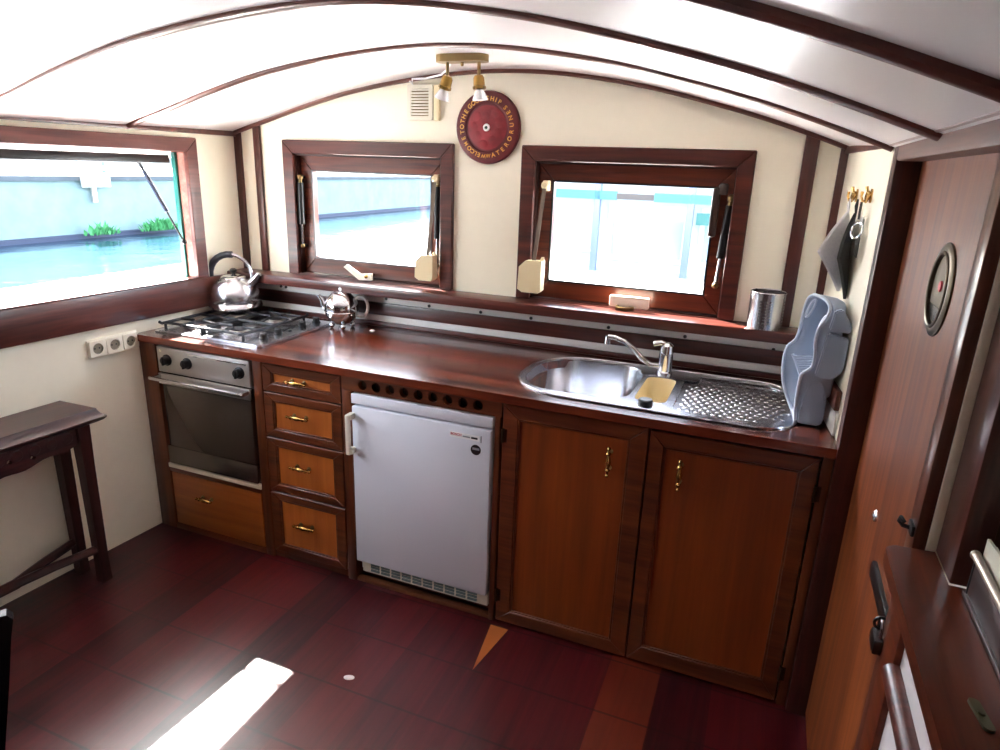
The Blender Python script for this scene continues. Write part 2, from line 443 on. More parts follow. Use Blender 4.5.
# strap winders: cream housing, strap and pulley
def winder(parent, sx, sz_top, bx0, bx1, bz0, bz1):
    b = BM(); mid = (bx0 + bx1) / 2
    pts = [(bx0, bz0 + .012), (bx0 + .02, bz0), (bx1 - .01, bz0), (bx1, bz0 + .01), (bx1, bz1), (bx0 + .03, bz1 - .003), (bx0 + .004, bz1 - .028)]
    slab(b, pts, [], -.07, -.025, XZ); o = obj('strap_winder', b, CREAMP, parent, 'cream strap winder housing')
    b = BM(); p0, p1 = Vector((sx, -.015, sz_top)), Vector((mid + .008, -.045, bz1 - .006))
    e = Vector((.008, 0, 0))
    vs = [b.verts.new(q) for q in (p0 - e, p0 + e, p1 + e, p1 - e)]; vs2 = [b.verts.new(v.co + Vector((0, .002, 0))) for v in vs]
    b.faces.new(vs); b.faces.new(vs2[::-1])
    for i in range(4): b.faces.new((vs[i], vs2[i], vs2[(i + 1) % 4], vs[(i + 1) % 4]))
    obj('strap', b, mat('strap_webbing', (120, 108, 96), .8), o)
    b = BM(); lathe(b, [(0, .012), (.010, .012), (.016, .006), (.016, -.012)], (sx, -.006, sz_top + .012), 16, (0, -1, 0)); box(b, sx - .012, sx + .012, -.006, .03, sz_top - .01, sz_top + .03, .004); obj('pulley', b, CREAMP, o)
    b = BM(); tube(b, [(bx1 - .012, -.05, bz1 - .004), (bx1 - .004, -.05, bz1 + .012), (bx1, -.05, bz1 + .014), (bx1 + .002, -.05, bz1 - .004)], .004, 8); obj('loop', b, CREAMP, o)
winder(w2, .818, 1.55, .752, .838, 1.142, 1.252)
winder(w3, 1.302, 1.545, 1.225, 1.324, 1.138, 1.268)
# small cream stay handles on the bottom rails
def stay(parent, x, flip):
    b = BM()
    slab(b, [(x, 1.160), (x + .016, 1.172), (x + .085, 1.135), (x + .145, 1.142), (x + .145, 1.112), (x + .08, 1.108)], [], -.035, -.02, XZ)
    o = obj('stay_handle', b, OFFW, parent)
    b = BM(); cyl(b, (x + .12, -.02, 1.127), (x + .12, .03, 1.127), .006, seg=10); ball(b, (x + .12, -.036, 1.127), .009, 10); obj('stay_screw', b, BRASS, o)
stay(w2, .365, 0)
b = BM(); box(b, 1.60, 1.755, -.04, -.02, 1.113, 1.158, .006); o = obj('stay_handle', b, OFFW, w3)
b = BM(); tube(b, [(1.635, -.02, 1.120), (1.635, -.05, 1.112), (1.665, -.055, 1.110), (1.70, -.045, 1.114)], .008, 8); obj('stay_lever', b, BRASSD, o)
b = BM(); cyl(b, (1.63, -.02, 1.13), (1.63, .03, 1.13), .006); obj('stay_screw', b, BRASS, o)

# ------------------------------------------------------------------ window in the left wall (open, hinged at the top)
def left_window(i, u0, u1):
    b = BM(); frame4(b, u0, u1, 1.088, 1.694, .058, -.005, .02, .003, ML, wb=.006)
    root = struct('window_%d' % i, b, wood('side_frame_wood', (74, 34, 28), (120, 62, 52), 'y', .36, .35))
    b = BM(); frame4(b, u0 + .052, u1 - .052, 1.088, 1.637, .004, -.046, 0, 0, ML, wb=.004); obj('reveal', b, wood('side_reveal_wood', (110, 66, 56), (170, 120, 104), 'y', .4, .3), root)
    b = BM(); frame4(b, u0 + .030, u1 - .030, 1.068, 1.645,   .036, -.072, -.046, .002, ML, wt=.012, wb=.018); obj('outer_frame', b, TEAL, root, 'teal painted outer frame')
    # sash swung up until it stands level
    b = BM()
    for (a0, a1, c0, c1) in ((u0 + .085, u1 - .085, -.13, -.085), (u0 + .085, u1 - .085, -.62, -.57), (u0 + .085, u0 + .089, -.57, -.13), (u1 - .089, u1 - .085, -.57, -.13)):
        box(b, a0, a1, c0 + .03, c1 + .03, 1.586, 1.621, .003, ML)
    s = obj('sash', b, BLACK, root, 'black edge of the opened sash')
    b = BM(); box(b, u0 + .09, u1 - .09, -.58, -.12, 1.604, 1.608, 0, ML); obj('pane', b, GLASS, s)
    b = BM(); box(b, u0 - .0, u1, -.35, -.002, 1.062, 1.0865, .003, ML); obj('outer_sill', b, WHITE, root)
    p0, p1 = Vector((-.475, -.34, 1.586)), Vector((-.272, -.328, 1.252)); d = p1 - p0
    for uu, nm in ((0, 'gas_strut'),):
        b = BM(); cyl(b, p0 + d * .12, p0 + d * .62, .009, seg=12); g = obj(nm, b, mat('strut_blue_black', (24, 34, 60), .35), root)
        b = BM(); cyl(b, p0, p0 + d * .14, .006); cyl(b, p0 + d * .6, p1, .0045, seg=10); obj('rod', b, IRON, g)
        b = BM(); ball(b, p1, .012); ball(b, p0, .010); obj('end_fitting', b, BLACK, g)
    return root
left_window(1, .247, 2.0)

# ------------------------------------------------------------------ door with porthole, in the right side
b = BM(); slab(b, [(-.66, .02), (-1.340, .02), (-1.340, 1.715), (-.66, 1.715)], [circ(-1.125, 1.425, .068, 28)], 2.465, 2.50, YZ)
door = struct('door_1', b, W_DOOR)
b = BM(); lathe(b, [(.066, -.002), (.066, .004), (.071, .007), (.080, .007), (.088, .003), (.088, -.002)], (2.465, -1.125, 1.425), 40, (-1, 0, 0)); ph = obj('porthole_ring', b, BRASSO, door, 'bronze porthole ring')
b = BM(); torus(b, (2.459, -1.125, 1.425), .069, .004, (1, 0, 0), 36, 8); obj('inner_rim', b, BRASSO, ph)
b = BM(); lathe(b, [(0, 0), (.068, 0), (.068, -.006), (0, -.006)], (2.4635, -1.125, 1.425), 32, (-1, 0, 0)); pg = obj('pane', b, PGLASS, ph)
b = BM(); slab(b, [(-1.125 + .06 * math.cos(t), 1.425 + .06 * math.sin(t)) for t in [PI + .55 + i * (PI - 1.1) / 10 for i in range(11)]], [], 2.462, 2.4633, YZ); obj('dark_lower_pane', b, mat('dark_pane', (58, 54, 52), .2), ph)
b = BM(); lathe(b, [(0, .003), (.010, .003), (.010, 0)], (2.4635, -1.128, 1.432), 20, (-1, 0, 0)); obj('red_dot', b, RED, ph)
b = BM(); box(b, 2.455, 2.466, -1.325, -1.12, .800, .838, .004); h = obj('hasp', b, BLACK, door)
b = BM(); torus(b, (2.452, -1.325, .818), .012, .003, (0, 1, 0), 16, 6); obj('staple', b, BLACK, h)
b = BM(); lathe(b, [(0, .004), (.010, .004), (.014, 0)], (2.465, -1.007, .889), 16, (-1, 0, 0)); box(b, 2.458, 2.464, -1.035, -1.005, .886, .893, .001); obj('keyhole_plate', b, STEEL, door)
# door frame: jamb and the narrow white wall strip are structure
b = BM(); box(b, 2.455, 2.4755, -1.386, -1.333, 0, 1.70, .003); struct('trim_%d' % k, b, wood('jamb_wood', (78, 42, 30), (128, 78, 60), 'z', .3, .45)); k += 1
b = BM(); box(b, 2.4755, 2.4895, -1.389, -1.333, 0, 1.68, .001); struct('trim_%d' % k, b, CREAM); k += 1
b = BM(); box(b, 2.489, 2.545, -1.492, -1.389, 1.021, 1.70, .003); struct('trim_%d' % k, b, wood('niche_stile_wood', (62, 30, 26), (112, 64, 56), 'z', .3, .45)); k += 1
# latch on the jamb
t = thing('door_latch', 'black iron latch hook on the door jamb above the sideboard corner', 'latch', (2.45, -1.37, 1.05))
b = BM(); box(b, 2.449, 2.4548, -1.384, -1.352, 1.035, 1.055, .002); obj('back_plate', b, IRON, t)
b = BM(); tube(b, [(2.450, -1.368, 1.045), (2.440, -1.362, 1.044), (2.434, -1.358, 1.050), (2.434, -1.366, 1.060), (2.438, -1.374, 1.056)], .004, 8); obj('hook', b, IRON, t)
# padlock
t = thing('padlock', 'grey padlock hanging from the black hasp on the varnished door', 'padlock', (2.45, -1.336, .79))
b = BM(); box(b, 2.440, 2.461, -1.358, -1.312, .768, .800, .004); obj('lock_body', b, PADL, t)
b = BM(); tube(b, [(2.45, -1.35, .798)] + [(2.45, -1.335 + .015 * math.cos(a), .815 + .015 * math.sin(a)) for a in [PI - i * PI / 8 for i in range(9)]][::1] + [(2.45, -1.32, .798)], .0032, 8); obj('shackle', b, STEEL, t)

# niche behind the sideboard
b = BM(); slab(b, [(2.53, 1.02), (2.95, 1.02), (2.95, 1.62), (2.53, 1.62)], [], -1.478, -1.493, XZ); box(b, 2.93, 2.95, -2.5, -1.47, 1.0, 1.62); box(b, 2.53, 2.95, -2.5, -1.47, 1.60, 1.62); box(b, 2.53, 2.95, -2.5, -2.485, 1.0, 1.62)
struct('wall_niche', b, wood('niche_wood', (52, 26, 16), (96, 54, 30), 'z', .4, .2))

# ------------------------------------------------------------------ fitted kitchen
YF = -.635
def handle_h(parent, x, z, y=YF, L=.105, vert=False, name='handle'):
    prof = [(0, -.5), (.0035, -.49), (.0055, -.44), (.003, -.40), (.0045, -.33), (.0075, -.27), (.004, -.22), (.0065, -.10), (.0085, 0), (.0065, .10), (.004, .22), (.0075, .27), (.0045, .33), (.003, .40), (.0055, .44), (.0035, .49), (0, .5)]
    b = BM(); lathe(b, [(r * 1.15, h * L) for r, h in prof], (x, y - .024, z), 14, (0, 0, 1) if vert else (1, 0, 0))
    o = obj(name, b, BRASS, parent, 'turned brass pull')
    for s in (-.27, .27):
        b = BM(); c = Vector((x, y, z)) + (Vector((0, 0, 1)) if vert else Vector((1, 0, 0))) * s * L
        lathe(b, [(.009, 0), (.009, .002), (.004, .004), (.0035, .02), (.006, .024)], c, 12, (0, -1, 0)); obj('handle_post', b, BRASSD, parent)
    return o
def panel_front(name, parent, x0, x1, z0, z1, wf, y=YF, wt=None, wb=None, th=.02, fm=None, rec=.008):
    b = BM(); frame4(b, x0, x1, z0, z1, wf, y, y + th, .002, wt=wt, wb=wb)
    wt_ = wf if wt is None else wt; wb_ = wf if wb is None else wb
    frame4(b, x0 + wf, x1 - wf, z0 + wb_, z1 - wt_, .007, y + .003, y + th, .0015)
    o = obj(name, b, fm or W_CAB, parent)
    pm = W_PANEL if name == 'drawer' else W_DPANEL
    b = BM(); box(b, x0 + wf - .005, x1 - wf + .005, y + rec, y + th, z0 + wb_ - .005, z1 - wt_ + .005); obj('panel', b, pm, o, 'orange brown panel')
    return o

# cooker unit
t = thing('cooker_cabinet', 'brown wooden cabinet unit around the oven, with one wide drawer below', 'cabinet', (.05, -.3, 0))
b = BM(); box(b, -.258, -.168, YF, -.03, 0, .868, .003); obj('side_panel', b, W_CABZ, t)
b = BM(); box(b, .342, .385, YF, -.03, 0, .868, .003); obj('side_panel', b, W_CABZ, t)
b = BM(); box(b, -.168, .342, YF + .012, -.05, .292, .304); box(b, -.168, .342, YF + .03, -.05, 0, .022); box(b, -.168, .342, -.06, -.04, .022, .868); obj('shelf', b, W_CAB, t)
b = BM(); box(b, -.168, .342, YF - .003, -.08, .306, .326, .002); obj('oven_ledge', b, OFFW, t, 'cream strip under the oven')
b = BM(); box(b, -.168, .342, YF + .001, YF + .022, .285, .305, .002); obj('rail', b, W_CAB, t)
b = BM(); box(b, -.168, .342, YF + .001, YF + .022, 0, .026, .002); obj('rail', b, W_CAB, t)
d = BM(); box(d, -.160, .334, YF + .002, YF + .022, .03, .282, .002); d = obj('drawer', d, wood('wide_drawer_wood', (136, 66, 22), (176, 98, 40), 'x', .36, .3, .6), t)
handle_h(d, .035, .195, YF + .002, .09)

# oven
t = thing('oven', 'built in steel oven with dark glass door and three black knobs', 'oven', (.09, -.35, .327))
b = BM(); box(b, -.160, .334, YF + .012, -.10, .327, .862); obj('oven_body', b, mat('oven_black', (22, 20, 20), .3), t)
b = BM(); box(b, -.150, .334, YF - .008, YF + .014, .752, .862, .003); cp = obj('control_panel', b, STEELD, t)
b = BM(); box(b, .02, .322, YF - .011, YF - .006, .842, .850, .001); obj('vent_strip', b, CHROME, cp)
for x in (-.095, .015, .285):
    b = BM(); lathe(b, [(.024, 0), (.024, .004), (.019, .006), (.017, .022), (.014, .025), (0, .025)], (x, YF - .008, .808), 24, (0, -1, 0)); box(b, x - .004, x + .004, YF - .037, YF - .012, .790, .826, .002); obj('knob', b, BLACK, t)
b = BM(); lathe(b, [(.006, 0), (.006, .003), (0, .004)], (-.128, YF - .008, .845), 12, (0, -1, 0)); obj('indicator_lamp', b, OFFW, cp)
b = BM(); box(b, -.128, .334, YF - .012, YF + .014, .420, .745, .003); dr = obj('oven_door', b, DGLASS, t)
b = BM(); box(b, -.150, .334, YF - .014, YF - .003, .700, .746, .002); obj('top_rail', b, STEELD, dr)
b = BM(); box(b, -.150, .334, YF - .010, YF + .012, .334, .418, .003); obj('lower_panel', b, mat('dark_steel_plate', (120, 112, 104), .25, .8), t)
b = BM(); box(b, -.155, .338, YF - .062, YF - .046, .728, .742, .005); box(b, -.150, -.134, YF - .05, YF - .01, .725, .742, .004); box(b, .316, .332, YF - .05, YF - .01, .725, .742, .004)
obj('door_handle', b, STEEL, dr)

# drawer stack
t = thing('drawer_cabinet', 'narrow brown chest of four drawers with orange fronts between oven and fridge', 'cabinet', (.57, -.3, 0))
b = BM(); box(b, .387, .405, YF + .02, -.03, 0, .868); box(b, .735, .753, YF + .02, -.03, 0, .868); box(b, .405, .735, -.05, -.03, 0, .868); box(b, .387, .753, YF + .018, YF + .03, 0, .868); obj('carcass', b, W_CABZ, t)
for z0, z1 in ((.752, .862), (.560, .746), (.318, .554), (.036, .312)):
    d = panel_front('drawer', t, .389, .752, z0, z1, .042, wt=.032, wb=.032)
    handle_h(d, .556, (z0 + z1) / 2 + (.0 if z1 > .8 else .012), YF + .008)
b = BM(); box(b, .387, .753, YF + .012, YF + .03, 0, .034, .002); obj('plinth', b, W_CAB, t)

# fridge surround with nine vent holes
t = thing('fridge_surround', 'brown wooden surround over the white fridge with nine round vent holes', 'cabinet', (1.08, -.3, 0))
b = BM(); slab(b, rect(.757, 1.398, .812, .866), [circ(.849 + i * .0577, .841, .0185, 20) for i in range(9)], YF, YF + .022, XZ); obj('vent_panel', b, W_CAB, t)
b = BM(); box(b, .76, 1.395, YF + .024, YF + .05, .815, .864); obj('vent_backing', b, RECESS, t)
b = BM(); box(b, .757, .796, YF, -.03, 0, .812, .002); obj('stile', b, W_CABZ, t)
b = BM(); box(b, 1.374, 1.394, YF, -.03, 0, .812, .002); obj('stile', b, W_CABZ, t)
b = BM(); box(b, .796, 1.374, YF + .06, YF + .075, 0, .042); obj('plinth', b, wood('plinth_wood', (70, 40, 22), (110, 66, 36), 'x', .5, .1), t)
b = BM(); box(b, .796, 1.374, YF + .004, YF + .03, 0, .016, .002); obj('threshold', b, wood('threshold_wood', (82, 46, 24), (124, 74, 40), 'x', .5, .1), t)

# fridge
t = thing('fridge', 'small white under-counter fridge with a side handle', 'fridge', (1.085, -.3, .044))
b = BM(); box(b, .803, 1.368, YF + .03, -.08, .046, .802, .004); obj('fridge_body', b, ENAMEL, t)
b = BM(); box(b, .801, 1.369, YF - .006, -.08, .766, .806, .004); obj('top_panel', b, ENAMEL, t)
b = BM(); box(b, .806, 1.366, YF - .012, YF + .03, .104, .760, .006); dr = obj('door', b, ENAMEL, t)
b = BM(); box(b, .800, .818, YF - .050, YF - .034, .575, .735, .005); box(b, .800, .822, YF - .04, YF - .010, .712, .735, .004); box(b, .800, .822, YF - .04, YF - .010, .575, .598, .004); obj('handle', b, OFFW, dr)
b = BM(); box(b, 1.212, 1.325, YF - .0132, YF - .012, .715, .735); lb = obj('label_plate', b, WHITE, dr)
b = BM(); txt(b, 'BOSCH', .013, Matrix.Translation((1.236, YF - .0137, .727)) @ Matrix.Rotation(PI / 2, 4, 'X'), .0004); obj('red_logo', b, REDL, lb)
b = BM(); box(b, 1.262, 1.290, YF - .0138, YF - .0132, .722, .727); obj('grey_print', b, GREYT, lb)
b = BM(); box(b, 1.294, 1.318, YF - .0138, YF - .0132, .721, .728); box(b, 1.330, 1.332, YF - .0134, YF - .012, .712, .736); obj('black_print', b, BLACK, lb)
b = BM(); lathe(b, [(.019, 0), (.019, .0015), (0, .0015)], (1.312, YF - .012, .682), 28, (0, -1, 0)); st = obj('round_sticker', b, BLACK, dr)
b = BM(); box(b, 1.300, 1.326, YF - .0141, YF - .0134, .682, .690); obj('sticker_band', b, GREYT, st)
b = BM(); box(b, .822, 1.366, YF + .008, YF + .03, .050, .101, .002); gr = obj('base_grille', b, OFFW, t)
b = BM()
for i in range(10):
    for j in range(3): box(b, .862 + i * .047, .900 + i * .047, YF + .004, YF + .009, .060 + j * .013, .068 + j * .013)
obj('grille_slots', b, mat('grille_grey_green', (120, 140, 140), .5), gr)

# sink cabinet
t = thing('sink_cabinet', 'wide brown cabinet under the sink with two large panelled doors', 'cabinet', (1.9, -.3, 0))
b = BM(); box(b, 1.400, 1.418, YF + .022, -.03, 0, .868); box(b, 2.380, 2.408, YF, -.60, 0, .868, .002); box(b, 1.418, 2.33, -.05, -.03, 0, .70); box(b, 1.400, 2.39, YF + .022, YF + .04, .0, .03); box(b, 1.400, 2.38, YF + .022, YF + .04, .84, .868); obj('carcass', b, W_CABZ, t)
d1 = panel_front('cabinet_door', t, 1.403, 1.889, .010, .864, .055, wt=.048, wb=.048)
handle_h(d1, 1.774, .732, YF + .008, .105, True)
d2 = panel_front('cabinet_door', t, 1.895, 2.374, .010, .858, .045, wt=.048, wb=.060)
handle_h(d2, 1.996, .732, YF + .008, .105, True)
for d_, x in ((d1, 1.406), (d2, 2.376)):
    for z in (.75, .12):
        b = BM(); cyl(b, (x, YF - .004, z - .025), (x, YF - .004, z + .025), .005, seg=10); box(b, x - .006, x + .014, YF - .002, YF + .002, z - .024, z + .024); obj('hinge', b, mat('dark_brass_hinge', (60, 44, 30), .4, .7), d_)

# worktop
SINK_O = rrect(1.372, 2.31, -.588, -.085, [.22, .13, .13, .22], 10)
def shrink(lp, f):
    cx = sum(p[0] for p in lp) / len(lp); cy = sum(p[1] for p in lp) / len(lp)
    return [(cx + (a - cx) * f, cy + (c - cy) * f) for a, c in lp]
b = BM(); slab(b, [(-.2625, -.648), (2.418, -.648), (2.349, -.016), (-.2315, -.016)], [rect(-.19, .31, -.55, -.11), shrink(SINK_O, .955)], .870, .900, XY)
es = [e for e in b.edges if all(abs(v.co.y + .648) < 1e-4 for v in e.verts) and abs(e.verts[0].co.z - e.verts[1].co.z) < 1e-5]
tag(obj('worktop', b, W_TOP), 'dark striped hardwood worktop running the length of the kitchen', 'worktop')
# right end of the worktop against the wall
b = BM(); box(b, .03, .55, 0, .010, .902, .972, .002, MR); struct('trim_%d' % k, b, WBAND); k += 1

# ------------------------------------------------------------------ hob
HZ = .9005
t = thing('gas_hob', 'steel four burner gas hob with black pan supports and side knobs', 'hob', (.06, -.32, HZ))
b = BM(); slab(b, rrect(-.225, .345, -.585, -.075, .02, 4), [], HZ, HZ + .006, XY); slab(b, rrect(-.215, .335, -.575, -.085, .02, 4), [], HZ + .006, HZ + .009, XY); obj('hob_plate', b, STEEL, t)
BURN = ((-.115, -.44, .036), (.105, -.44, .044), (-.115, -.205, .044), (.105, -.205, .036))
for x, y, r in BURN:
    b = BM(); lathe(b, [(r * 1.35, 0), (r * 1.35, .003), (r, .004), (r, .011), (r * .9, .012), (0, .012)], (x, y, HZ + .009), 28); o = obj('burner', b, STEELD, t)
    b = BM(); lathe(b, [(r * .82, 0), (r * .84, .004), (r * .7, .006), (0, .007)], (x, y, HZ + .0208), 28); obj('burner_cap', b, mat('burner_cap_grey', (60, 62, 70), .4, .6), o)
for cx in (-.115, .105):
    b = BM(); x0, x1, y0, y1, z = cx - .102, cx + .102, -.555, -.105, HZ + .029
    R = .0065
    for xx in (x0, x1):
        tube(b, [(xx, y0, z + .009), (xx, y0 + .012, z), (xx, y1 - .012, z), (xx, y1, z + .009)], R, 8)
    for yy in (y0 + .03, (y0 + y1) / 2, y1 - .03): tube(b, [(x0, yy, z), (x1, yy, z)], R, 8)
    for (bx, by, r) in BURN:
        if abs(bx - cx) > .01: continue
        for a in range(4):
            ca, sa = math.cos(a * PI / 2), math.sin(a * PI / 2)
            L = .102 if abs(ca) > .5 else .10
            tube(b, [(bx + ca * .028, by + sa * .028, z + .004), (bx + ca * L, by + sa * L, z)], R * .9, 8)
    for xx in (x0, x1):
        for yy in (y0 + .03, y1 - .03): cyl(b, (xx, yy, HZ + .008), (xx, yy, z), R * .9, seg=8)
    obj('pan_support', b, IRON, t)
for y in (-.475, -.385, -.225, -.125):
    b = BM(); lathe(b, [(.019, 0), (.019, .004), (.016, .006), (.0145, .020), (.012, .022), (0, .022)], (.268, y, HZ + .009), 22); box(b, .250, .286, y - .003, y + .003, HZ + .012, HZ + .034, .002); obj('knob', b, BLACK, t)
b = BM(); lathe(b, [(.008, 0), (.008, .006), (0, .007)], (.276, -.318, HZ + .009), 16); obj('ignition_button', b, BLACK, t)

# kettle on the rear left burner
KX, KY, KZ = -.150, -.175, HZ + .0425
t = thing('kettle', 'stainless stove kettle with black arched handle on the hob', 'kettle', (KX, KY, KZ))
b = BM(); lathe(b, [(0, 0), (.108, 0), (.118, .004), (.121, .012), (.117, .024), (.110, .030), (.112, .036), (.114, .048), (.109, .075), (.096, .102), (.078, .124), (.066, .134), (.060, .138), (.058, .141), (.0, .141)], (KX, KY, KZ), 48); obj('kettle_body', b, STEEL, t)
b = BM(); lathe(b, [(.056, .140), (.058, .144), (.050, .150), (.020, .156), (0, .157)], (KX, KY, KZ), 36); l = obj('lid', b, CHROME, t)
b = BM(); lathe(b, [(.008, .154), (.008, .162), (.016, .170), (.016, .178), (.009, .184), (0, .185)], (KX, KY, KZ), 20); obj('lid_knob', b, BLACK, l)
D = Vector((.93, .366, 0)); C0 = Vector((KX, KY, KZ))
b = BM(); tube(b, [C0 + D * .075 + V3(0, 0, .110), C0 + D * .100 + V3(0, 0, .135), C0 + D * .122 + V3(0, 0, .162)], [.024, .018, .014], 16); obj('spout', b, STEEL, t)
hp = []
for i in range(15):
    a = PI * 1.10 - i * PI * 1.12 / 14
    hp.append(C0 + D * (-.012 + .098 * math.cos(a)) + V3(0, 0, .150 + .098 * math.sin(a)))
b = BM(); tube(b, [C0 + D * -.098 + V3(0, 0, .095)] + hp[:9], [.010] + [.0155] * 9, 12); obj('handle_grip', b, mat('blue_black_grip', (22, 26, 38), .3), t)
b = BM(); tube(b, hp[8:] + [C0 + D * .076 + V3(0, 0, .125)], .008, 10); obj('handle_bracket', b, STEEL, t)

# teapot on the worktop
TX, TY, TZ = .405, -.118, .900
t = thing('teapot', 'round polished metal teapot on ball feet beside the hob', 'teapot', (TX, TY, TZ))
R = .077; cz = .013 + R
b = BM(); lathe(b, [(R * math.sin(PI * i / 20), cz - R * math.cos(PI * i / 20)) for i in range(19)] + [(0, cz + R * .96)], (TX, TY, TZ), 40); pb = obj('teapot_body', b, CHROME, t)
b = BM(); torus(b, (TX, TY, TZ + cz - .012), R * .985, .0025, (0, 0, 1), 40, 6); obj('belt_line', b, CHROME, pb)
b = BM(); lathe(b, [(.043, cz + R * .80), (.045, cz + R * .83), (.034, cz + R * .93), (.012, cz + R * .985), (0, cz + R * .99)], (TX, TY, TZ), 32); l = obj('lid', b, CHROME, t)
b = BM(); ball(b, (TX, TY, TZ + cz + R * 1.10), .0115); cyl(b, (TX, TY, TZ + cz + R * .95), (TX, TY, TZ + cz + R * 1.08), .005); obj('lid_knob', b, WHITE, l)
for a in (40, 130, 220, 310):
    a = math.radians(a); b = BM(); ball(b, (TX + .046 * math.cos(a), TY + .046 * math.sin(a), TZ + .0125), .0125, 14); cyl(b, (TX + .046 * math.cos(a), TY + .046 * math.sin(a), TZ + .018), (TX + .040 * math.cos(a), TY + .040 * math.sin(a), TZ + .045), .006); obj('foot', b, CHROME, t)
C0 = Vector((TX, TY, TZ))
b = BM(); tube(b, [C0 - D * .058 + V3(0, 0, .075), C0 - D * .080 + V3(0, 0, .095), C0 - D * .088 + V3(0, 0, .125), C0 - D * .102 + V3(0, 0, .145)], [.017, .013, .010, .008], 14); obj('spout', b, CHROME, t)
b = BM(); tube(b, [C0 + D * .062 + V3(0, 0, .132)] + [C0 + D * (.085 + .034 * math.cos(a)) + V3(0, 0, .098 + .046 * math.sin(a)) for a in [PI * .62 - i * PI * 1.24 / 12 for i in range(13)]] + [C0 + D * .060 + V3(0, 0, .055)], .0075, 12); obj('handle', b, mat('pale_handle', (225, 220, 212), .25), t)
# scrap on worktop and floor
b = BM(); lathe(b, [(0, .003), (.010, .003), (.014, 0)], (.555, -.105, .9), 14); tag(obj('white_button', b, WHITE), 'tiny white round scrap lying on the worktop near the teapot', 'scrap')
b = BM(); slab(b, [(1.076 + .017 * math.cos(a), -1.099 + .010 * math.sin(a) + .004 * math.cos(a)) for a in [i * PI / 8 for i in range(16)]], [], .0005, .004, XY); tag(obj('paper_scrap', b, WHITE), 'small white scrap of paper lying on the red floor', 'scrap')

# ------------------------------------------------------------------ sink
SZ = .900
B1 = rrect(1.400, 1.790, -.540, -.115, [.15, .10, .10, .15], 8); B2 = rrect(1.808, 1.912, -.500, -.215, .03, 5)
DR = rrect(1.938, 2.290, -.540, -.125, [.03, .11, .11, .03], 8)
t = thing('kitchen_sink', 'inset steel sink with one oval ended bowl, small cream bowl and drainer', 'sink', (1.85, -.33, SZ))
b = BM(); slab(b, SINK_O, [B1, B2, DR], SZ + .0003, SZ + .004, XY); obj('sink_rim', b, STEEL, t)
b = BM(); tube(b, [(a, c, SZ + .004) for a, c in shrink(SINK_O, .992)], .004, 6, closed=True); obj('raised_edge', b, STEEL, t)
def bowl(lp, depth, f, m, name):
    bb = BM(); L = []
    for q, s in ((.004, 1.0), (-.006, .985), (-depth * .8, .93), (-depth * .95, .89), (-depth, .80)): L.append([(a, c, SZ + q) for a, c in shrink(lp, s)])
    loft(bb, L, False, True)
    return obj(name, bb, m, t, solid=False)
bo = bowl(B1, .150, 1, STEEL, 'main_bowl'); b2 = bowl(B2, .085, 1, CREAMP, 'half_bowl')
b = BM(); lathe(b, [(.045, 0), (.045, .003), (.032, .004), (.030, .001), (0, .001)], (1.62, -.33, SZ - .150), 28); obj('waste', b, CHROME, bo)
b = BM(); lathe(b, [(.026, 0), (.026, .003), (.018, .004), (0, .003)], (1.86, -.40, SZ - .085), 24); obj('waste', b, CHROME, b2)
b = BM(); slab(b, shrink(DR, 1.012), [], SZ - .004, SZ - .0015, XY)
for i in range(13):
    for j in range(15):
        x, y = 1.962 + i * .0255 + (.012 if j % 2 else 0), -.515 + j * .0265
        if x > 2.20 and (y < -.48 or y > -.17): continue
        if x > 2.275: continue
        lathe(b, [(.0085, -.0016), (.0065, -.0002), (.003, .0006), (0, .0008)], (x, y, SZ), 7)
obj('drainer', b, STEEL, t)
b = BM(); lathe(b, [(.024, 0), (.024, .012), (.020, .017), (0, .018)], (1.853, -.528, SZ + .004), 24); obj('waste_knob', b, BLACK, t, 'dark round waste control knob')
b = BM(); slab(b, rrect(1.775, 1.985, -.205, -.100, .015, 4), [], SZ + .004, SZ + .006, XY); obj('tap_ledge', b, STEEL, t)
# tap
t = thing('mixer_tap', 'chrome mixer tap with a long curved spout behind the sink', 'tap', (1.855, -.150, SZ + .006))
b = BM(); lathe(b, [(.030, 0), (.030, .006), (.0255, .010), (.0255, .052), (.0265, .056), (.0265, .082), (.0255, .088), (.024, .106), (.012, .116), (0, .117)], (1.855, -.15, SZ + .006), 28); tb = obj('tap_body', b, CHROME, t)
b = BM(); tube(b, [(1.838, -.152, .930), (1.800, -.155, .932), (1.770, -.158, .950), (1.735, -.163, .985), (1.70, -.168, 1.010), (1.66, -.172, 1.022), (1.636, -.175, 1.022)], [.013, .0115, .011, .0105, .010, .010, .010], 12); sp = obj('spout', b, CHROME, t)
b = BM(); cyl(b, (1.637, -.175, 1.026), (1.637, -.175, .996), .0105, .0115, 14); obj('nozzle', b, CHROME, sp)
b = BM(); tube(b, [(1.850, -.15, 1.012), (1.832, -.158, 1.020), (1.806, -.165, 1.014)], [.013, .011, .012], 12); obj('lever', b, CHROME, t)

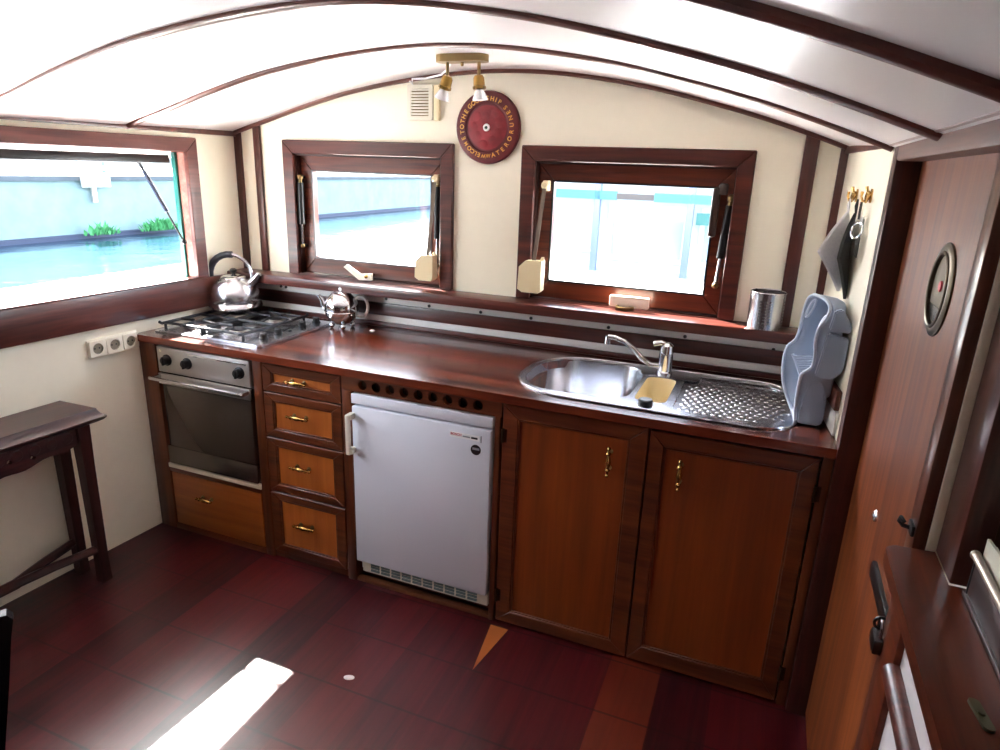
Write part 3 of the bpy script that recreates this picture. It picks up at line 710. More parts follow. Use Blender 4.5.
# utensil holder on the window shelf
t = thing('utensil_holder', 'perforated steel utensil holder on the window shelf', 'utensil holder', (2.173, -.063, 1.102))
R, H = .060, .128; cx, cy, z0 = 2.173, -.0635, 1.1025
b = BM(); seg = 48; rows = 24
rings = [[b.verts.new((cx + R * math.cos(2 * PI * q / seg), cy + R * math.sin(2 * PI * q / seg), z0 + H * j / rows)) for q in range(seg)] for j in range(rows + 1)]
for j in range(rows):
    for q in range(seg):
        band = (q % 24) in (9, 11, 13) or (q % 24) in (21, 23)
        if band and 3 < j < 20 and j % 2 == 0: continue
        b.faces.new((rings[j][q], rings[j][(q + 1) % seg], rings[j + 1][(q + 1) % seg], rings[j + 1][q]))
obj('cup_wall', b, STEEL, t, solid=False)
b = BM(); torus(b, (cx, cy, z0 + H), R, .0022, (0, 0, 1), 40, 8); obj('rim', b, CHROME, t)
b = BM(); lathe(b, [(0, 0), (R, 0), (R, .003), (0, .003)], (cx, cy, z0), 40); obj('base', b, STEELD, t)

# dish rack standing on end against the right wall
t = thing('dish_rack', 'grey plastic dish rack stood on end on the worktop beside the drainer', 'dish rack', (2.34, -.42, .9))
ZB = .9012
FAR = [(2.300, -.400, .904), (2.290, -.36, .912), (2.267, -.33, .954), (2.254, -.31, .993), (2.248, -.30, 1.044), (2.252, -.30, 1.094), (2.274, -.30, 1.123), (2.281, -.30, 1.17), (2.283, -.30, 1.22), (2.290, -.315, 1.26), (2.300, -.37, 1.281)]
NEAR = [(2.302, -.47, .906), (2.295, -.475, .965), (2.294, -.485, 1.04), (2.299, -.49, 1.064), (2.320, -.49, 1.085), (2.323, -.49, 1.117), (2.317, -.49, 1.165), (2.321, -.49, 1.205), (2.336, -.485, 1.233), (2.341, -.475, 1.262), (2.330, -.45, 1.279), (2.312, -.41, 1.284)]
def smooth_path(P, n=3):
    out = []
    for i in range(len(P) - 1):
        p0, p1, p2, p3 = (Vector(P[max(0, i - 1)]), Vector(P[i]), Vector(P[i + 1]), Vector(P[min(len(P) - 1, i + 2)]))
        for j in range(n):
            u = j / n; out.append(.5 * ((2 * p1) + (p2 - p0) * u + (2 * p0 - 5 * p1 + 4 * p2 - p3) * u * u + (3 * p1 - p0 - 3 * p2 + p3) * u ** 3))
    return out + [Vector(P[-1])]
LOOP = smooth_path(FAR) + smooth_path(NEAR[::-1])
cen = Vector((0, -.40, 1.09))
def tray(f, xb):
    out = []
    for p in LOOP:
        q = Vector((p.x, cen.y + (p.y - cen.y) * f, max(ZB + .003, cen.z + (p.z - cen.z) * f)))
        lim = 2.385 if p.z > .985 else 2.362
        q.x = p.x + (lim - p.x) * xb; out.append(q)
    return out
b = BM(); loft(b, [tray(1, 0), tray(1.0, .30), tray(.97, .75), tray(.93, .95), tray(.84, 1.0)], False, True)
bmesh.ops.recalc_face_normals(b, faces=b.faces)
o = obj('tray', b, GREYP, t, solid=False); sm = o.modifiers.new('wall', 'SOLIDIFY'); sm.thickness = .003; sm.offset = 0
b = BM(); tube(b, [(p.x, p.y, max(p.z, ZB + .005)) for p in LOOP], .0052, 8, closed=True); obj('rolled_rim', b, GREYL, t)
def oval(bm, c, u, w, ru, rw, r): tube(bm, [Vector(c) + Vector(u) * ru * math.cos(a) + Vector(w) * rw * math.sin(a) for a in [i * PI / 10 for i in range(20)]], r, 7, closed=True)
b = BM(); oval(b, (2.300, -.335, 1.232), (.25, -.35, .9), (.6, -.8, 0), .034, .010, .0035); obj('hand_grip', b, GREYL, t)
b = BM(); oval(b, (2.328, -.478, 1.205), (.25, .1, .95), (.7, -.7, 0), .036, .009, .0035); obj('hand_grip', b, GREYL, t)
for i in range(9):
    f = i / 8; z = 1.098 - .058 * f
    b = BM(); tube(b, [(2.268 + .030 * f, -.415, z - .004), (2.300 + .012 * f, -.418, z), (2.345, -.420, z + .004)], .0026, 6); obj('plate_bar', b, GREYL, t)
b = BM(); tube(b, [(2.266, -.415, 1.10), (2.299, -.415, 1.034)], .004, 8); obj('bar_holder', b, GREYL, t)
for nm, pts in (('rib', [(2.330, 1.065), (2.345, 1.195), (2.402, 1.185), (2.402, 1.09), (2.380, 1.062), (2.350, 1.058)]), ('rib', [(2.345, 1.205), (2.352, 1.262), (2.372, 1.268), (2.402, 1.225), (2.402, 1.200)]), ('foot_rib', [(2.305, .908), (2.303, .965), (2.320, 1.04), (2.355, 1.045), (2.376, .99), (2.376, .918), (2.366, .904), (2.315, .903)])):
    b = BM(); slab(b, pts, [], -.515 if nm == 'rib' else -.487, -.490 if nm == 'rib' else -.44, XZ)
    bmesh.ops.bevel(b, geom=b.edges[:], offset=.004, segments=2, affect='EDGES'); obj(nm, b, GREYP, t)

# ------------------------------------------------------------------ hooks, pot holders, keys on the right wall
def wall_hook(u, z, label):
    t = thing('brass_hook', label, 'hook', fR(u, z, 0), 'brass hooks above the dish rack')
    b = BM(); slab(b, rrect(u - .010, u + .010, z - .012, z + .026, .008, 4), [], 0, .003, fR); obj('back_plate', b, BRASS, t)
    for s in (-1, 1):
        b = BM(); tube(b, [fR(u, z + .01, .004), fR(u + s * .008, z - .006, .012), fR(u + s * .018, z - .010, .016), fR(u + s * .026, z + .004, .020), fR(u + s * .030, z + .016, .018)], [.004, .004, .0035, .003, .0045], 8); obj('hook_arm', b, BRASS, t)
    b = BM(); tube(b, [fR(u, z + .012, .004), fR(u, z + .02, .012), fR(u, z + .032, .016)], [.004, .0035, .0045], 8); obj('hook_arm', b, BRASS, t)
wall_hook(.250, 1.566, 'gold double hook holding the two pot holders')
wall_hook(.430, 1.570, 'gold double hook holding the bunch of keys')
def holder(u, n, tilt, sz, m, lab, name='pot_holder'):
    t = thing(name, lab, 'pot holder', fR(u, 1.53, n), None)
    b = BM(); N = 8
    hx, zt = sz, 1.525
    g = {}
    for i in range(N + 1):
        for j in range(N + 1):
            p, q = i / N, j / N                     # square hung by a corner
            uu = (p - q) * hx * .5; z = zt - (p + q) * hx * .78
            wob = .006 * math.sin(3 * p + 2 * q) + .010 * (abs(p - q))
            g[i, j] = (u + uu * math.cos(tilt) + .02 * (p + q), z, n + uu * math.sin(tilt) + wob)
    top = {kk: b.verts.new(fR(*v)) for kk, v in g.items()}; bot = {kk: b.verts.new(fR(v[0], v[1], v[2] + .008)) for kk, v in g.items()}
    for i in range(N):
        for j in range(N):
            b.faces.new((top[i, j], top[i + 1, j], top[i + 1, j + 1], top[i, j + 1])); b.faces.new((bot[i, j + 1], bot[i + 1, j + 1], bot[i + 1, j], bot[i, j]))
    for i in range(N):
        for s in ((i, 0, i + 1, 0), (i, N, i + 1, N), (0, i, 0, i + 1), (N, i, N, i + 1)):
            b.faces.new((top[s[0], s[1]], bot[s[0], s[1]], bot[s[2], s[3]], top[s[2], s[3]]))
    obj('cloth', b, m, t)
    b = BM(); tube(b, [fR(u, 1.524, n + .003), fR(u - .006, 1.545, n + .006), fR(u, 1.562, n + .004), fR(u + .006, 1.545, n + .004), fR(u + .002, 1.524, n + .003)], .003, 6); obj('hanging_loop', b, m, t)
holder(.285, .020, .95, .150, CLOTHG, 'pale grey checked pot holder hanging nearest the corner')
holder(.330, .008, .40, .160, CLOTHD, 'dark grey pot holder hanging against the wall behind the pale one')
t = thing('key_ring', 'bunch of keys on a steel ring hanging from the gold hook', 'keys', fR(0.440, 1.50, .02))
b = BM(); tube(b, [fR(0.430, 1.56, .022), fR(0.427, 1.535, .022), fR(0.431, 1.512, .022)], .0035, 6); obj('cord', b, mat('key_cord', (60, 58, 56), .7), t)
b = BM(); torus(b, fR(0.437, 1.482, .022), .022, .0028, (-.8, -.5, .2), 24, 8); obj('ring', b, CHROME, t)
b = BM(); slab(b, rrect(.417, .451, 1.49, 1.52, .010, 4), [], .010, .014, fR); obj('tag', b, STEELD, t)
for u, du in ((.425, -.006), (.437, .0), (.449, .006)):
    b = BM(); slab(b, rrect(u - .010, u + .010, 1.442, 1.466, .008, 4), [circ(u, 1.459, .003, 8)], .014, .017, fR); box(b, u + du - .0035, u + du + .0035, .014, .017, 1.408, 1.445, 0, MR); obj('key', b, mat('key_dark_metal', (96, 92, 88), .35, 1), t)

# ------------------------------------------------------------------ sign, vent, spotlight
SX, SZc, SR = 1.052, 1.766, .137
t = thing('round_sign', 'round dark red welcome sign with gold lettering between the two windows', 'sign', (SX, -.001, SZc))
b = BM(); lathe(b, [(0, .018), (.090, .018), (.094, .021), (.120, .021), (SR - .004, .018), (SR, .012), (SR, 0), (0, 0)], (SX, -.001, SZc), 64, (0, -1, 0)); obj('disc', b, SIGNR, t)
b = BM(); lathe(b, [(0, .022), (.030, .022), (.080, .019), (.086, .017)], (SX, -.001, SZc), 48, (0, -1, 0))
for i in range(9):
    a = i * 2 * PI / 9 + .3; r = .052 + .012 * math.sin(i * 2.3)
    lathe(b, [(.020, 0), (.014, .0015), (.006, .002), (0, .002)], (SX + r * math.cos(a), -.021, SZc + r * math.sin(a)), 12, (0, -1, 0))
obj('carved_centre', b, SIGNM, t)
b = BM(); lathe(b, [(.006, .003), (.014, .003), (.014, 0)], (SX, -.024, SZc), 24, (0, -1, 0)); torus(b, (SX, -.027, SZc), .010, .0045, (0, 1, 0), 24, 8); hb = obj('hub', b, WHITE, t)
b = BM(); lathe(b, [(0, .006), (.006, .006), (.006, 0)], (SX, -.022, SZc), 16, (0, -1, 0)); obj('hub_bolt', b, mat('dark_green', (10, 60, 50), .4), t)
CW = [('W', 186), ('E', 197), ('L', 205), ('C', 213), ('O', 223), ('M', 235), ('E', 247), ('T', 260), ('O', 271), ('T', 282), ('H', 292), ('E', 303), ('G', 316), ('O', 326), ('O', 336), ('D', 346), ('S', 360), ('H', 371), ('I', 380), ('P', 389)]
CCW = [('W', 175), ('A', 163), ('T', 151), ('E', 139), ('R', 126), ('O', 112), ('R', 98), ('U', 84), ('N', 70), ('E', 58), ('S', 46)]
b = BM()
for lst, inward in ((CW, False), (CCW, True)):
    for ch, deg in lst:
        a = math.radians(deg); rr = .107
        px, pz = SX + rr * math.sin(a), SZc + rr * math.cos(a)
        rot = (PI - a) if inward else -a
        txt(b, ch, .019 if ch in 'WM' else .0235, Matrix.Translation((px, -.0232, pz)) @ Matrix.Rotation(PI / 2, 4, 'X') @ Matrix.Rotation(rot, 4, 'Z'), .0012)
obj('gold_lettering', b, GOLD, t)

t = thing('air_vent', 'small cream slatted air vent high on the back wall', 'vent', (.76, 0, 1.86))
b = BM(); slab(b, rrect(.690, .806, 1.792, 1.928, .008, 3), [rect(.706, .788, 1.808, 1.912)], 0, -.014, XZ); obj('frame', b, OFFW, t)
b = BM(); box(b, .704, .790, -.003, 0, 1.806, 1.914); obj('backing', b, mat('vent_shade', (150, 134, 100), .7), t)
for i in range(9):
    z = 1.812 + i * .0115
    b = BM(); box(b, .704, .790, -.013, -.004, z, z + .0065, .001); obj('slat', b, OFFW, t)
b = BM(); box(b, .812, .838, -.018, 0, 1.790, 1.925, .004); tag(obj('cable_cover', b, CREAMP), 'narrow beige upright cable cover between the air vent and the sign', 'cable cover')
b = BM(); tube(b, [(.72, -.045, 1.935), (.735, -.05, 1.922), (.728, -.04, 1.945), (.80, -.06, 1.942), (.90, -.12, 1.948), (.98, -.22, 1.955), (1.03, -.30, 1.962)], .004, 8); tag(obj('lamp_cable', b, WHITE), 'white cable running along the ceiling to the spotlight bar', 'cable')

t = thing('spotlight_bar', 'brass ceiling spotlight bar with two small spot heads', 'ceiling light', (1.10, -.36, 1.96))
zc = arch(1.10) - .002
b = BM(); slab(b, rrect(1.005, 1.195, -.39, -.33, .028, 6), [], zc - .022, zc + .004, XY)
o = obj('bar', b, BRASSD, t)
b = BM(); lathe(b, [(0, 0), (.006, 0), (.006, -.008), (.004, -.012), (0, -.013)], (1.10, -.36, zc - .022), 14); obj('end_knob', b, BRASSD, o)
def spot(x, tip, dirv):
    dirv = Vector(dirv).normalized()
    p = Vector((x, -.36, zc - .02)); q = p + V3(0, 0, -.052)
    b = BM(); cyl(b, p, q, .006, seg=12); s = obj('stem', b, BRASSD, t)
    b = BM(); lathe(b, [(0, -.016), (.014, -.014), (.019, -.006), (.020, .018), (.023, .020), (.023, .028), (.019, .030), (.0, .030)], q + dirv * .006, 22, dirv); h = obj('spot_head', b, mat('aged_brass', (160, 128, 70), .3, 1), t)
    for a in range(4):
        u, w = basis(dirv); c = q + dirv * .030 + (u * math.cos(a * PI / 2 + .4) + w * math.sin(a * PI / 2 + .4)) * .022
        b = BM(); ball(b, c, .005, 8); obj('clip_screw', b, BRASSD, h)
    b = BM(); lathe(b, [(.012, .034), (.018, .044), (.027, .066), (.026, .068), (.017, .056), (0, .052)], q + dirv * .002, 24, dirv); obj('lamp_bulb', b, LAMPG, h)
spot(1.045, 0, (-.35, .1, -.9)); spot(1.163, 0, (.08, .05, -1))

# ------------------------------------------------------------------ sockets on the left wall
t = thing('triple_socket', 'cream three gang power socket on the wall between console table and oven', 'socket', fL(.75, .88, 0))
b = BM(); box(b, .640, .858, 0, .012, .842, .914, .003, ML); obj('mounting_plate', b, OFFW, t)
for i in range(3):
    u = .677 + i * .0725
    b = BM(); slab(b, rrect(u - .034, u + .034, .846, .910, .006, 3), [circ(u, .878, .0215, 24)], .012, .020, fL); o = obj('socket_face', b, OFFW, t)
    b = BM(); lathe(b, [(0, .0125), (.0215, .0125), (.0215, .019)], fL(u, .878, 0), 24, ML.to_3x3() @ Vector((0, 1, 0))); obj('well', b, mat('socket_well', (150, 140, 122), .5), o, solid=False)
    b = BM()
    for s in (-.0095, .0095): lathe(b, [(.0032, .0127), (.0032, .0135), (0, .0136)], fL(u + s, .878, 0), 10, ML.to_3x3() @ Vector((0, 1, 0)))
    obj('pin_hole', b, BLACK, o)

# ------------------------------------------------------------------ console table by the left wall
t = thing('console_table', 'dark carved wooden console table standing against the wall below the power sockets', 'table', (-.17, -1.5, 0))
y1, y0 = -.968, -1.95
def wx(y): return lx(y) + .008
b = BM()
MTOP = Matrix(((1, LT, 0, -.232 + .006), (0, 1, 0, 0), (0, 0, 1, 0), (0, 0, 0, 1)))
def toploop(ins, z): return [MTOP @ Vector(p) for p in ((0, y0 + ins, z), (.212 - ins, y0 + ins, z), (.212 - ins, y1 - ins * .8, z), (0, y1 - ins, z))]
loft(b, [toploop(.028, .655), toploop(.010, .664), toploop(.0, .674), toploop(.0, .680), toploop(.008, .684), toploop(.016, .692), toploop(.022, .702), toploop(.025, .710)], True, True); obj('tabletop', b, W_DARK, t)
fx = lambda y: wx(y) + .175
b = BM()
def apron_loop(y_a, y_b, n=40):
    up = [(y_a + (y_b - y_a) * i / n, .655) for i in range(n + 1)]
    lo = []
    for i in range(n + 1):
        s = i / n; e = abs(2 * s - 1)
        lo.append((y_a + (y_b - y_a) * s, .600 - .045 * (1 - e) ** .8 - .010 * math.sin(s * 6 * PI) ** 2))
    return up + lo[::-1]
holes = [circ(-1.05 - .1 - i * .075, .612 - .012 * (i % 2), .009, 10) for i in range(9)]
slab(b, apron_loop(-1.04, -1.91), holes, 0, .016, lambda a, c, d: (wx(a) + .158 + d, a, c))
for i in range(14):
    y = -1.10 - i * .058; lathe(b, [(.024, 0), (.018, .003), (.010, .001), (0, .003)], (wx(y) + .173, y, .625), 10, (1, 0, 0))
obj('carved_apron', b, W_DARK, t)
b = BM()
box(b, wx(-1.05) + .02, wx(-1.05) + .165, -1.055, -1.040, .600, .655); obj('end_apron', b, W_DARK, t)
for (dx, y) in ((.142, -1.045), (.018, -1.045), (.142, -1.895), (.018, -1.895)):
    x = wx(y) + dx
    b = BM(); w0, w1 = .046, .040
    loft(b, [[(x + w0 / 2 - w / 2 + a * w, y - w / 2 + c * w, z) for a, c in ((0, 0), (1, 0), (1, 1), (0, 1))] for z, w in ((0, .040), (.02, .038), (.10, .036), (.50, .041), (.655, .046))], True, True); obj('leg', b, W_DARKZ, t)
for dx in (.165, .042):
    p0 = Vector((wx(-1.05) + dx, -1.06, .142)); p1 = Vector((wx(-1.32) + .095, -1.33, .122))
    q0 = Vector((wx(-1.9) + dx, -1.89, .142)); q1 = Vector((wx(-1.62) + .095, -1.62, .122))
    b = BM(); tube(b, [p0, p0.lerp(p1, .5) + V3(0, 0, .004), p1], .017, 8); obj('stretcher', b, W_DARK, t)
    b = BM(); tube(b, [q0, q0.lerp(q1, .5) + V3(0, 0, .004), q1], .017, 8); obj('stretcher', b, W_DARK, t)
b = BM(); tube(b, [(wx(-1.31) + .095, -1.31, .122), (wx(-1.64) + .095, -1.64, .122)], .020, 8); obj('stretcher', b, W_DARK, t)

# ------------------------------------------------------------------ chair at the lower left, only its back edge in the photo
t = thing('black_chair', 'black chair with a shiny rounded back, only its edge showing', 'chair', (.78, -2.25, 0))
ax = Vector((-.55, -.83, 0)).normalized(); nx = Vector((.83, -.55, 0)).normalized()
c0 = Vector((1.010, -1.981, 0)) - ax * -.0
def chp(s, d, z): return c0 + ax * s + nx * d + V3(0, 0, z)
b = BM(); L = []
W = .42
def cback(z): return -.10 * max(0, (.85 - z)) 
for z, w0, w1 in ((.40, .085, W - .085), (.55, .055, W - .055), (.70, .026, W - .026), (.80, .008, W - .008), (.835, .0, W), (.848, .008, W - .008)):
    L.append([chp(w0, cback(z), z), chp(w1, cback(z), z), chp(w1, cback(z) + .022, z), chp(w0, cback(z) + .022, z)])
loft(b, L, True, True); obj('backrest', b, LEATHER, t)
b = BM(); L = [[chp(.0 + i, -.02 + i * .3, z), chp(W - i, -.02 + i * .3, z), chp(W - i, .42 - i, z), chp(i, .42 - i, z)] for z, i in ((.42, .01), (.43, 0), (.455, 0), (.465, .01))]
loft(b, L, True, True); obj('seat', b, LEATHER, t)
for s, d in ((.03, -.02), (W - .03, -.02), (.03, .38), (W - .03, .38)):
    b = BM(); tube(b, [chp(s, d, 0), chp(s, d, .425)], [.013, .018], 10); obj('leg', b, BLACK, t)

# ------------------------------------------------------------------ sideboard on the right
t = thing('sideboard', 'brown wooden sideboard with white front panels and a rounded rail, beside the porthole door', 'sideboard', (2.6, -1.9, 0))
b = BM(); slab(b, [(2.437, -1.396), (2.4885, -1.391)] + [(2.4885, -1.494), (2.90, -1.494), (2.90, -2.46), (2.411, -2.46)] + [(2.411 + .026 * (1 - math.cos(a)), -1.421 + .026 * math.sin(a)) for a in [i * PI / 12 for i in range(6)]], [], .994, 1.020, XY); obj('top', b, W_SIDE, t)
b = BM(); box(b, 2.435, 2.470, -1.520, -1.445, 0, .994, .004); obj('stile', b, W_SIDE, t)
b = BM(); box(b, 2.446, 2.470, -2.44, -1.520, 0, .994); obj('white_panel', b, WHITEP, t, 'white front panel')
b = BM(); tube(b, [(2.440, -1.518, .855), (2.440, -2.44, .855)], .018, 14); obj('rail', b, W_BEAM, t)
b = BM(); box(b, 2.435, 2.47, -2.44, -1.52, 0, .08, .003); obj('base_board', b, W_SIDE, t)
b = BM(); slab(b, rrect(-1.815, -1.765, -.006, .006, .005, 4), [], 1.0202, 1.0245, lambda a, c, d: (2.464 + c + (a + 1.79) * -.15, a, d)); cyl(b, (2.464, -1.79, 1.0202), (2.464, -1.79, 1.027), .004); obj('catch', b, mat('dull_brass', (110, 108, 84), .35, 1), t)

# leaflet rack on the sideboard
t = thing('leaflet_rack', 'leaflet rack with a pale round front rail on the sideboard', 'rack', (2.6, -1.7, 1.02))
b = BM(); tube(b, [(2.503, -1.522, 1.093), (2.503, -1.95, 1.093)], .0062, 12); ball(b, (2.503, -1.522, 1.093), .0075, 12); obj('front_rail', b, mat('pale_rail', (190, 176, 160), .35, .4), t)
b = BM(); box(b, 2.500, 2.70, -1.95, -1.516, 1.021, 1.030, .002); obj('rack_base', b, W_DARK, t)
b = BM(); box(b, 2.5035, 2.508, -1.945, -1.524, 1.030, 1.090, .001); obj('front_board', b, W_DARK, t)
for y in (-1.525, -1.94):
    b = BM(); cyl(b, (2.506, y, 1.028), (2.506, y, 1.092), .004); cyl(b, (2.68, y, 1.028), (2.68, y, 1.30), .006); tube(b, [(2.506, y, 1.035), (2.68, y, 1.035)], .004); obj('post', b, BLACK, t)
LE = ((2.512, -1.520, 1.122, 'first'), (2.528, -1.530, 1.143, 'second'), (2.546, -1.528, 1.165, 'third'), (2.566, -1.535, 1.20, 'fourth'), (2.588, -1.53, 1.225, 'fifth'))
for x, y, z, nth in LE:
    b = BM(); w = .21
    vs0 = [(y, z), (y - .05, z + .004), (y - w, z), (y - w, 1.032), (y, 1.032)]
    slab(b, vs0, [], x, x + .004, YZ)
    for q in range(1, 4): slab(b, [(y - .003, z - .003 * q), (y - w, z - .003 * q), (y - w, 1.032), (y - .003, 1.032)], [], x + .004 * q + .0004, x + .004 * q + .0015, YZ)
    tag(obj('leaflet', b, PAPER), 'pale leaflet stack standing %s behind the round rail of the leaflet rack' % nth, 'leaflet', 'leaflets in the rack')
t = thing('black_torch', 'black torch standing behind the leaflets in the niche', 'torch', (2.67, -1.55, 1.02))
b = BM(); lathe(b, [(0, .0), (.02, .0), (.022, .01), (.019, .05), (.019, .22), (.03, .27), (.032, .31), (.028, .315), (0, .312)], (2.66, -1.545, 1.0305), 24); obj('torch_body', b, BLACK, t)
b = BM(); box(b, 2.637, 2.643, -1.552, -1.538, 1.15, 1.19, .002); obj('switch', b, STEEL, t)

# ------------------------------------------------------------------ outside
WATER, nt, p = new_mat('canal_water')
p.inputs['Base Color'].default_value = lin((8, 40, 58)); p.inputs['Roughness'].default_value = .12
tc = nt.nodes.new('ShaderNodeTexCoord'); nz = nt.nodes.new('ShaderNodeTexNoise'); nz.inputs['Scale'].default_value = 2.2; nz.inputs['Detail'].default_value = 5
bp = nt.nodes.new('ShaderNodeBump'); bp.inputs['Strength'].default_value = .3; bp.inputs['Distance'].default_value = .08
nt.links.new(tc.outputs['Object'], nz.inputs['Vector']); nt.links.new(nz.outputs['Fac'], bp.inputs['Height']); nt.links.new(bp.outputs['Normal'], p.inputs['Normal'])
CONC = mat('quay_concrete', (96, 116, 118), .8, bump=.5, bscale=3, var=.16)
b = BM(); box(b, -60, 60, -60, 60, -.05, .20); 
bmesh.ops.delete(b, geom=[], context='VERTS')
b.free()
b = BM(); slab(b, rect(-60, 60, -60, 60), [rect(-1.0, 3.3, YB - .6, 1.4)], -.3, .20, XY); struct('canal_water', b, WATER)
b = BM(); slab(b, [(-9.2, -25), (-8.9, -2), (-9.0, 6), (-9.4, 30), (-14, 30), (-14, -25)], [], .0, 1.20, XY); struct('quay_wall', b, CONC)
b = BM(); slab(b, [(-9.15, -25), (-8.85, -2), (-8.95, 6), (-9.35, 30), (-9.6, 30), (-9.2, 6), (-9.1, -2), (-9.4, -25)], [], 1.16, 1.24, XY); struct('quay_coping', b, mat('coping_stone', (58, 66, 72), .8, var=.2, bscale=4))
b = BM(); slab(b, [(-9.05, -25), (-8.75, -2), (-8.85, 6), (-9.25, 30), (-9.5, 30), (-9.1, 6), (-9.0, -2), (-9.3, -25)], [], .0, .27, XY); struct('quay_footing', b, mat('wet_footing', (30, 40, 62), .7, var=.2))
b = BM(); box(b, -30, -14, -25, 30, 0, 1.2); struct('street_ground', b, mat('street_paving', (120, 122, 120), .9, var=.1, bscale=2))
b = BM(); box(b, -32, -24, -25, 30, 1.2, 7.0); struct('far_wall', b, mat('far_render', (120, 128, 128), .9, var=.05, bscale=1))
# weeds along the quay
def weeds(y, w, n, lab):
    b = BM()
    for i in range(n):
        yy = y + random.gauss(0, w * .4); xx = -8.70 + random.uniform(-.02, .14); h = random.uniform(.08, .25) * (1 - min(1, abs(yy - y) / (w * 1.3)) * .6)
        a = random.uniform(0, 2 * PI); le = Vector((math.cos(a), math.sin(a), 0))
        tip = Vector((xx, yy, .28 + h)) + le * h * .6
        side = Vector((-le.y, le.x, 0)) * .035; mid = Vector((xx, yy, .28 + h * .5)) + le * h * .2
        p0 = b.verts.new((xx, yy, .26)); p1 = b.verts.new(mid + side); p2 = b.verts.new(tip); p3 = b.verts.new(mid - side)
        b.faces.new((p0, p1, p2)); b.faces.new((p0, p2, p3))
    tag(obj('weed_clump', b, mat('weed_green', (52, 122, 70), .7), smooth=0, solid=False), lab, 'plant')
weeds(6.95, .42, 200, 'larger green clump of weeds at the foot of the quay wall')
weeds(5.75, .30, 50, 'smaller patch of weeds below the white notice board on the quay wall')
t = thing('notice_board', 'white notice board standing on top of the quay wall', 'sign', (-9.05, 5.9, 1.2))
b = BM(); box(b, -8.90, -8.86, 5.65, 6.2, 1.05, 1.52, .01); obj('board', b, mat('notice_white', (150, 152, 152), .5), t)
b = BM(); box(b, -8.94, -8.90, 5.85, 5.93, .8, 1.6); obj('post', b, STEELD, t)
b = BM(); box(b, -8.858, -8.85, 6.06, 6.12, 1.42, 1.48); obj('notice', b, mat('blue_notice', (80, 150, 190), .5), t)
b = BM(); box(b, -8.858, -8.85, 6.06, 6.12, 1.30, 1.34); obj('notice', b, mat('blue_notice_small', (80, 150, 190), .5), t)
# own decks and an unseen overhang added to cut sun at the side window
b = BM(); slab(b, [(-1.12, 1.6), (-1.12, YB - .5), (-.42, YB - .5), (-.33, .0), (-.33, .12), (2.7, .12), (2.7, 1.6)], [], .93, 1.0, XY); struct('floor_deck', b, mat('white_deck_paint', (238, 238, 236), .6, bump=.2, bscale=80))
b = BM(); box(b, 0, 4.3, -.40, -.08, 1.735, 1.775, .01, ML); struct('added_side_overhang', b, mat('added_overhang_white', (235, 235, 235), .6))
# neighbouring houseboat seen through the bulkhead windows
t = thing('houseboat', 'white houseboat with tall windows moored beyond the back windows', 'boat', (1.5, 6.5, .2))
HB = mat('houseboat_white', (160, 168, 170), .6, var=.02)
b = BM(); slab(b, rrect(-1.4, 7, 4.6, 9.6, .8, 6), [], .0, .56, XY); obj('hull', b, HB, t)
b = BM(); slab(b, rrect(-1.44, 7.04, 4.56, 9.64, .8, 6), [], .46, .54, XY); obj('rubbing_band', b, mat('boat_blue', (36, 78, 100), .5), t)
b = BM(); slab(b, rect(-.9, 6.5, .56, 1.62), [rect(-.55, .30, .72, 1.25), rect(.42, 1.30, .66, 1.28), rect(1.42, 2.1, .66, 1.28)], 5.0, 5.1, XZ); box(b, -.9, -.8, 5.1, 9, .56, 1.62); box(b, 6.4, 6.5, 5.1, 9, .56, 1.62); obj('cabin_wall', b, HB, t)
for x0, x1 in ((-.55, .30), (.42, 1.30), (1.42, 2.1)):
    b = BM(); frame4(b, x0, x1, .66 if x0 > 0 else .72, 1.28 if x0 > 0 else 1.25, .05, 4.97, 5.05, .004); o = obj('window_frame', b, mat('boat_frame', (170, 176, 178), .5), t)
    b = BM(); box(b, x0 + .04, x1 - .04, 5.02, 5.03, .70, 1.25); obj('pane', b, mat('boat_pane', (140, 160, 168), .08, 0, spec=.8), o)
b = BM(); box(b, -1.1, 6.7, 4.75, 9.2, 1.62, 1.74, .02); obj('cabin_roof', b, HB, t)
b = BM(); box(b, -1.1, .55, 4.70, 4.75, 1.33, 1.42); box(b, .95, 6.7, 4.70, 4.75, 1.33, 1.42); obj('awning_band', b, mat('awning_cyan', (52, 110, 124), .5), t)
b = BM(); box(b, .55, .95, 4.71, 4.75, 1.34, 1.40); obj('awning_joint', b, mat('awning_grey', (64, 58, 56), .5), t)
for x in (.34, 1.33):
    b = BM(); box(b, x - .035, x + .035, 4.70, 4.77, .56, 1.62, .005); obj('post', b, mat('post_lilac', (100, 112, 136), .5), t)
b = BM(); box(b, 1.40, 1.80, 4.72, 4.74, 1.12, 1.24); obj('teal_board', b, mat('dark_teal', (12, 90, 88), .4), t)
# mooring pole and far boat line for the left back window
t = thing('mooring_pole', 'white mooring pole standing in the water beyond the kettle-side back window', 'pole', (-3.0, 7.5, .2))
b = BM(); lathe(b, [(.12, 0), (.12, 1.15), (.10, 1.2), (0, 1.22)], (-3.0, 7.5, .1), 20); obj('shaft', b, WHITE, t)
b = BM(); lathe(b, [(.125, .85), (.125, .98)], (-3.0, 7.5, .1), 20); obj('band', b, mat('pole_blue', (60, 90, 150), .5), t, solid=False)

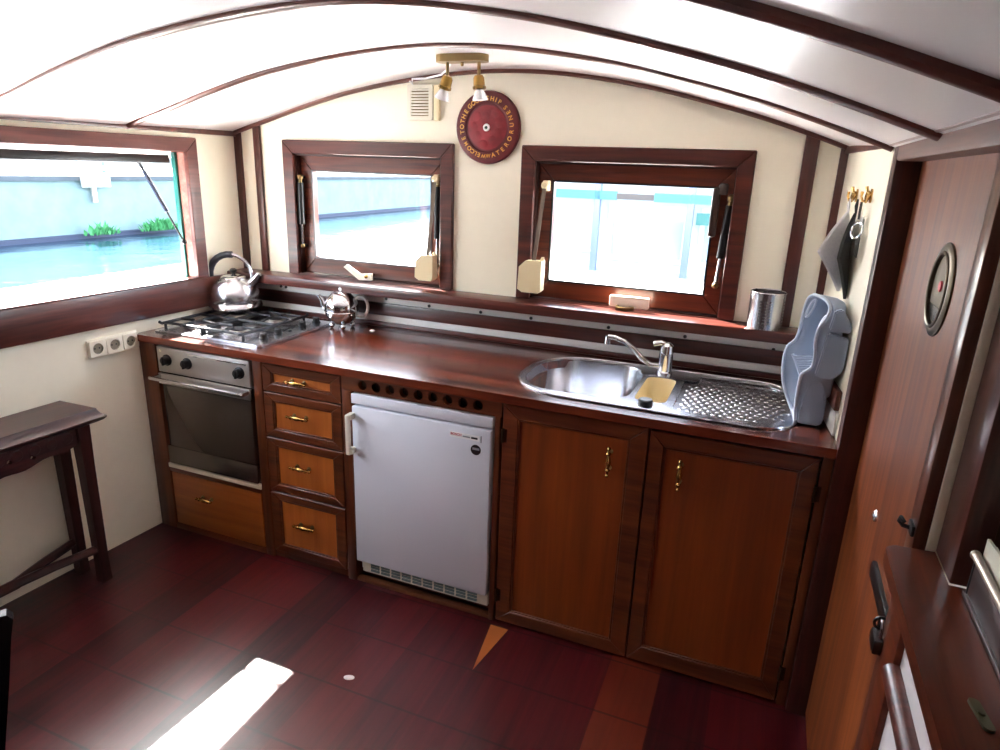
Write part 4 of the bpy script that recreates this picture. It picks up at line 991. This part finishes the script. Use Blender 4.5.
# ------------------------------------------------------------------ light
w = bpy.data.worlds.new('World'); scene.world = w; w.use_nodes = True
nt = w.node_tree; bg = nt.nodes['Background']
sky = nt.nodes.new('ShaderNodeTexSky'); sky.sky_type = 'NISHITA'; sky.sun_disc = False
KXs, KYs = .90, -.56
sky.sun_elevation = math.atan(1 / math.hypot(KXs, KYs)); sky.sun_rotation = math.atan2(-KXs, -KYs); sky.air_density = 1.0; sky.dust_density = 1.2
mxs = nt.nodes.new('ShaderNodeMix'); mxs.data_type = 'RGBA'; mxs.inputs['Factor'].default_value = .6
bw = nt.nodes.new('ShaderNodeRGBToBW'); nt.links.new(sky.outputs['Color'], bw.inputs['Color'])
nt.links.new(sky.outputs['Color'], mxs.inputs['A']); nt.links.new(bw.outputs['Val'], mxs.inputs['B'])
nt.links.new(mxs.outputs['Result'], bg.inputs['Color']); bg.inputs['Strength'].default_value = .55
sl = bpy.data.lights.new('Sun', 'SUN'); sl.energy = 12.0; sl.angle = math.radians(.6); sl.color = (1, .95, .88)
so = bpy.data.objects.new('sun', sl); COL.objects.link(so)
so.rotation_euler = Vector((KXs, KYs, -1)).to_track_quat('-Z', 'Y').to_euler(); so.location = (-6, 4, 7)
def portal(name, loc, rot, sx, sy):
    l = bpy.data.lights.new(name, 'AREA'); l.shape = 'RECTANGLE'; l.size = sx; l.size_y = sy; l.cycles.is_portal = True
    o = bpy.data.objects.new(name, l); COL.objects.link(o); o.location = loc; o.rotation_euler = rot
for x0, x1 in WIN: portal('portal', ((x0 + x1) / 2, .10, 1.38), Vector((0, -1, 0)).to_track_quat('-Z', 'Y').to_euler(), .62, .42)
for u in (1.125,): portal('portal', fL(u, 1.36, -.10), Vector((1, -.05, 0)).to_track_quat('-Z', 'Y').to_euler(), 1.65, .56)

# ------------------------------------------------------------------ camera
yaw, pit, rol = map(math.radians, (21.5016, 17.2856, 2.0631))
fw = Vector((-math.sin(yaw) * math.cos(pit), math.cos(yaw) * math.cos(pit), -math.sin(pit)))
rt = Vector((math.cos(yaw), math.sin(yaw), 0)); up = rt.cross(fw)
R_ = rt * math.cos(rol) + up * math.sin(rol); U_ = -rt * math.sin(rol) + up * math.cos(rol)
cam = bpy.data.cameras.new('Camera'); co = bpy.data.objects.new('camera', cam); COL.objects.link(co)
co.matrix_world = Matrix(((R_.x, U_.x, -fw.x, 2.1574), (R_.y, U_.y, -fw.y, -2.5903), (R_.z, U_.z, -fw.z, 1.6155), (0, 0, 0, 1)))
cam.sensor_width = 36; cam.lens = 664.75 * 36 / 1000; cam.clip_start = .02; cam.clip_end = 300
scene.camera = co
vs = scene.view_settings; vs.view_transform = 'Standard'; vs.look = 'None'; vs.gamma = 1; vs.exposure = 3.0; vs.use_curve_mapping = False
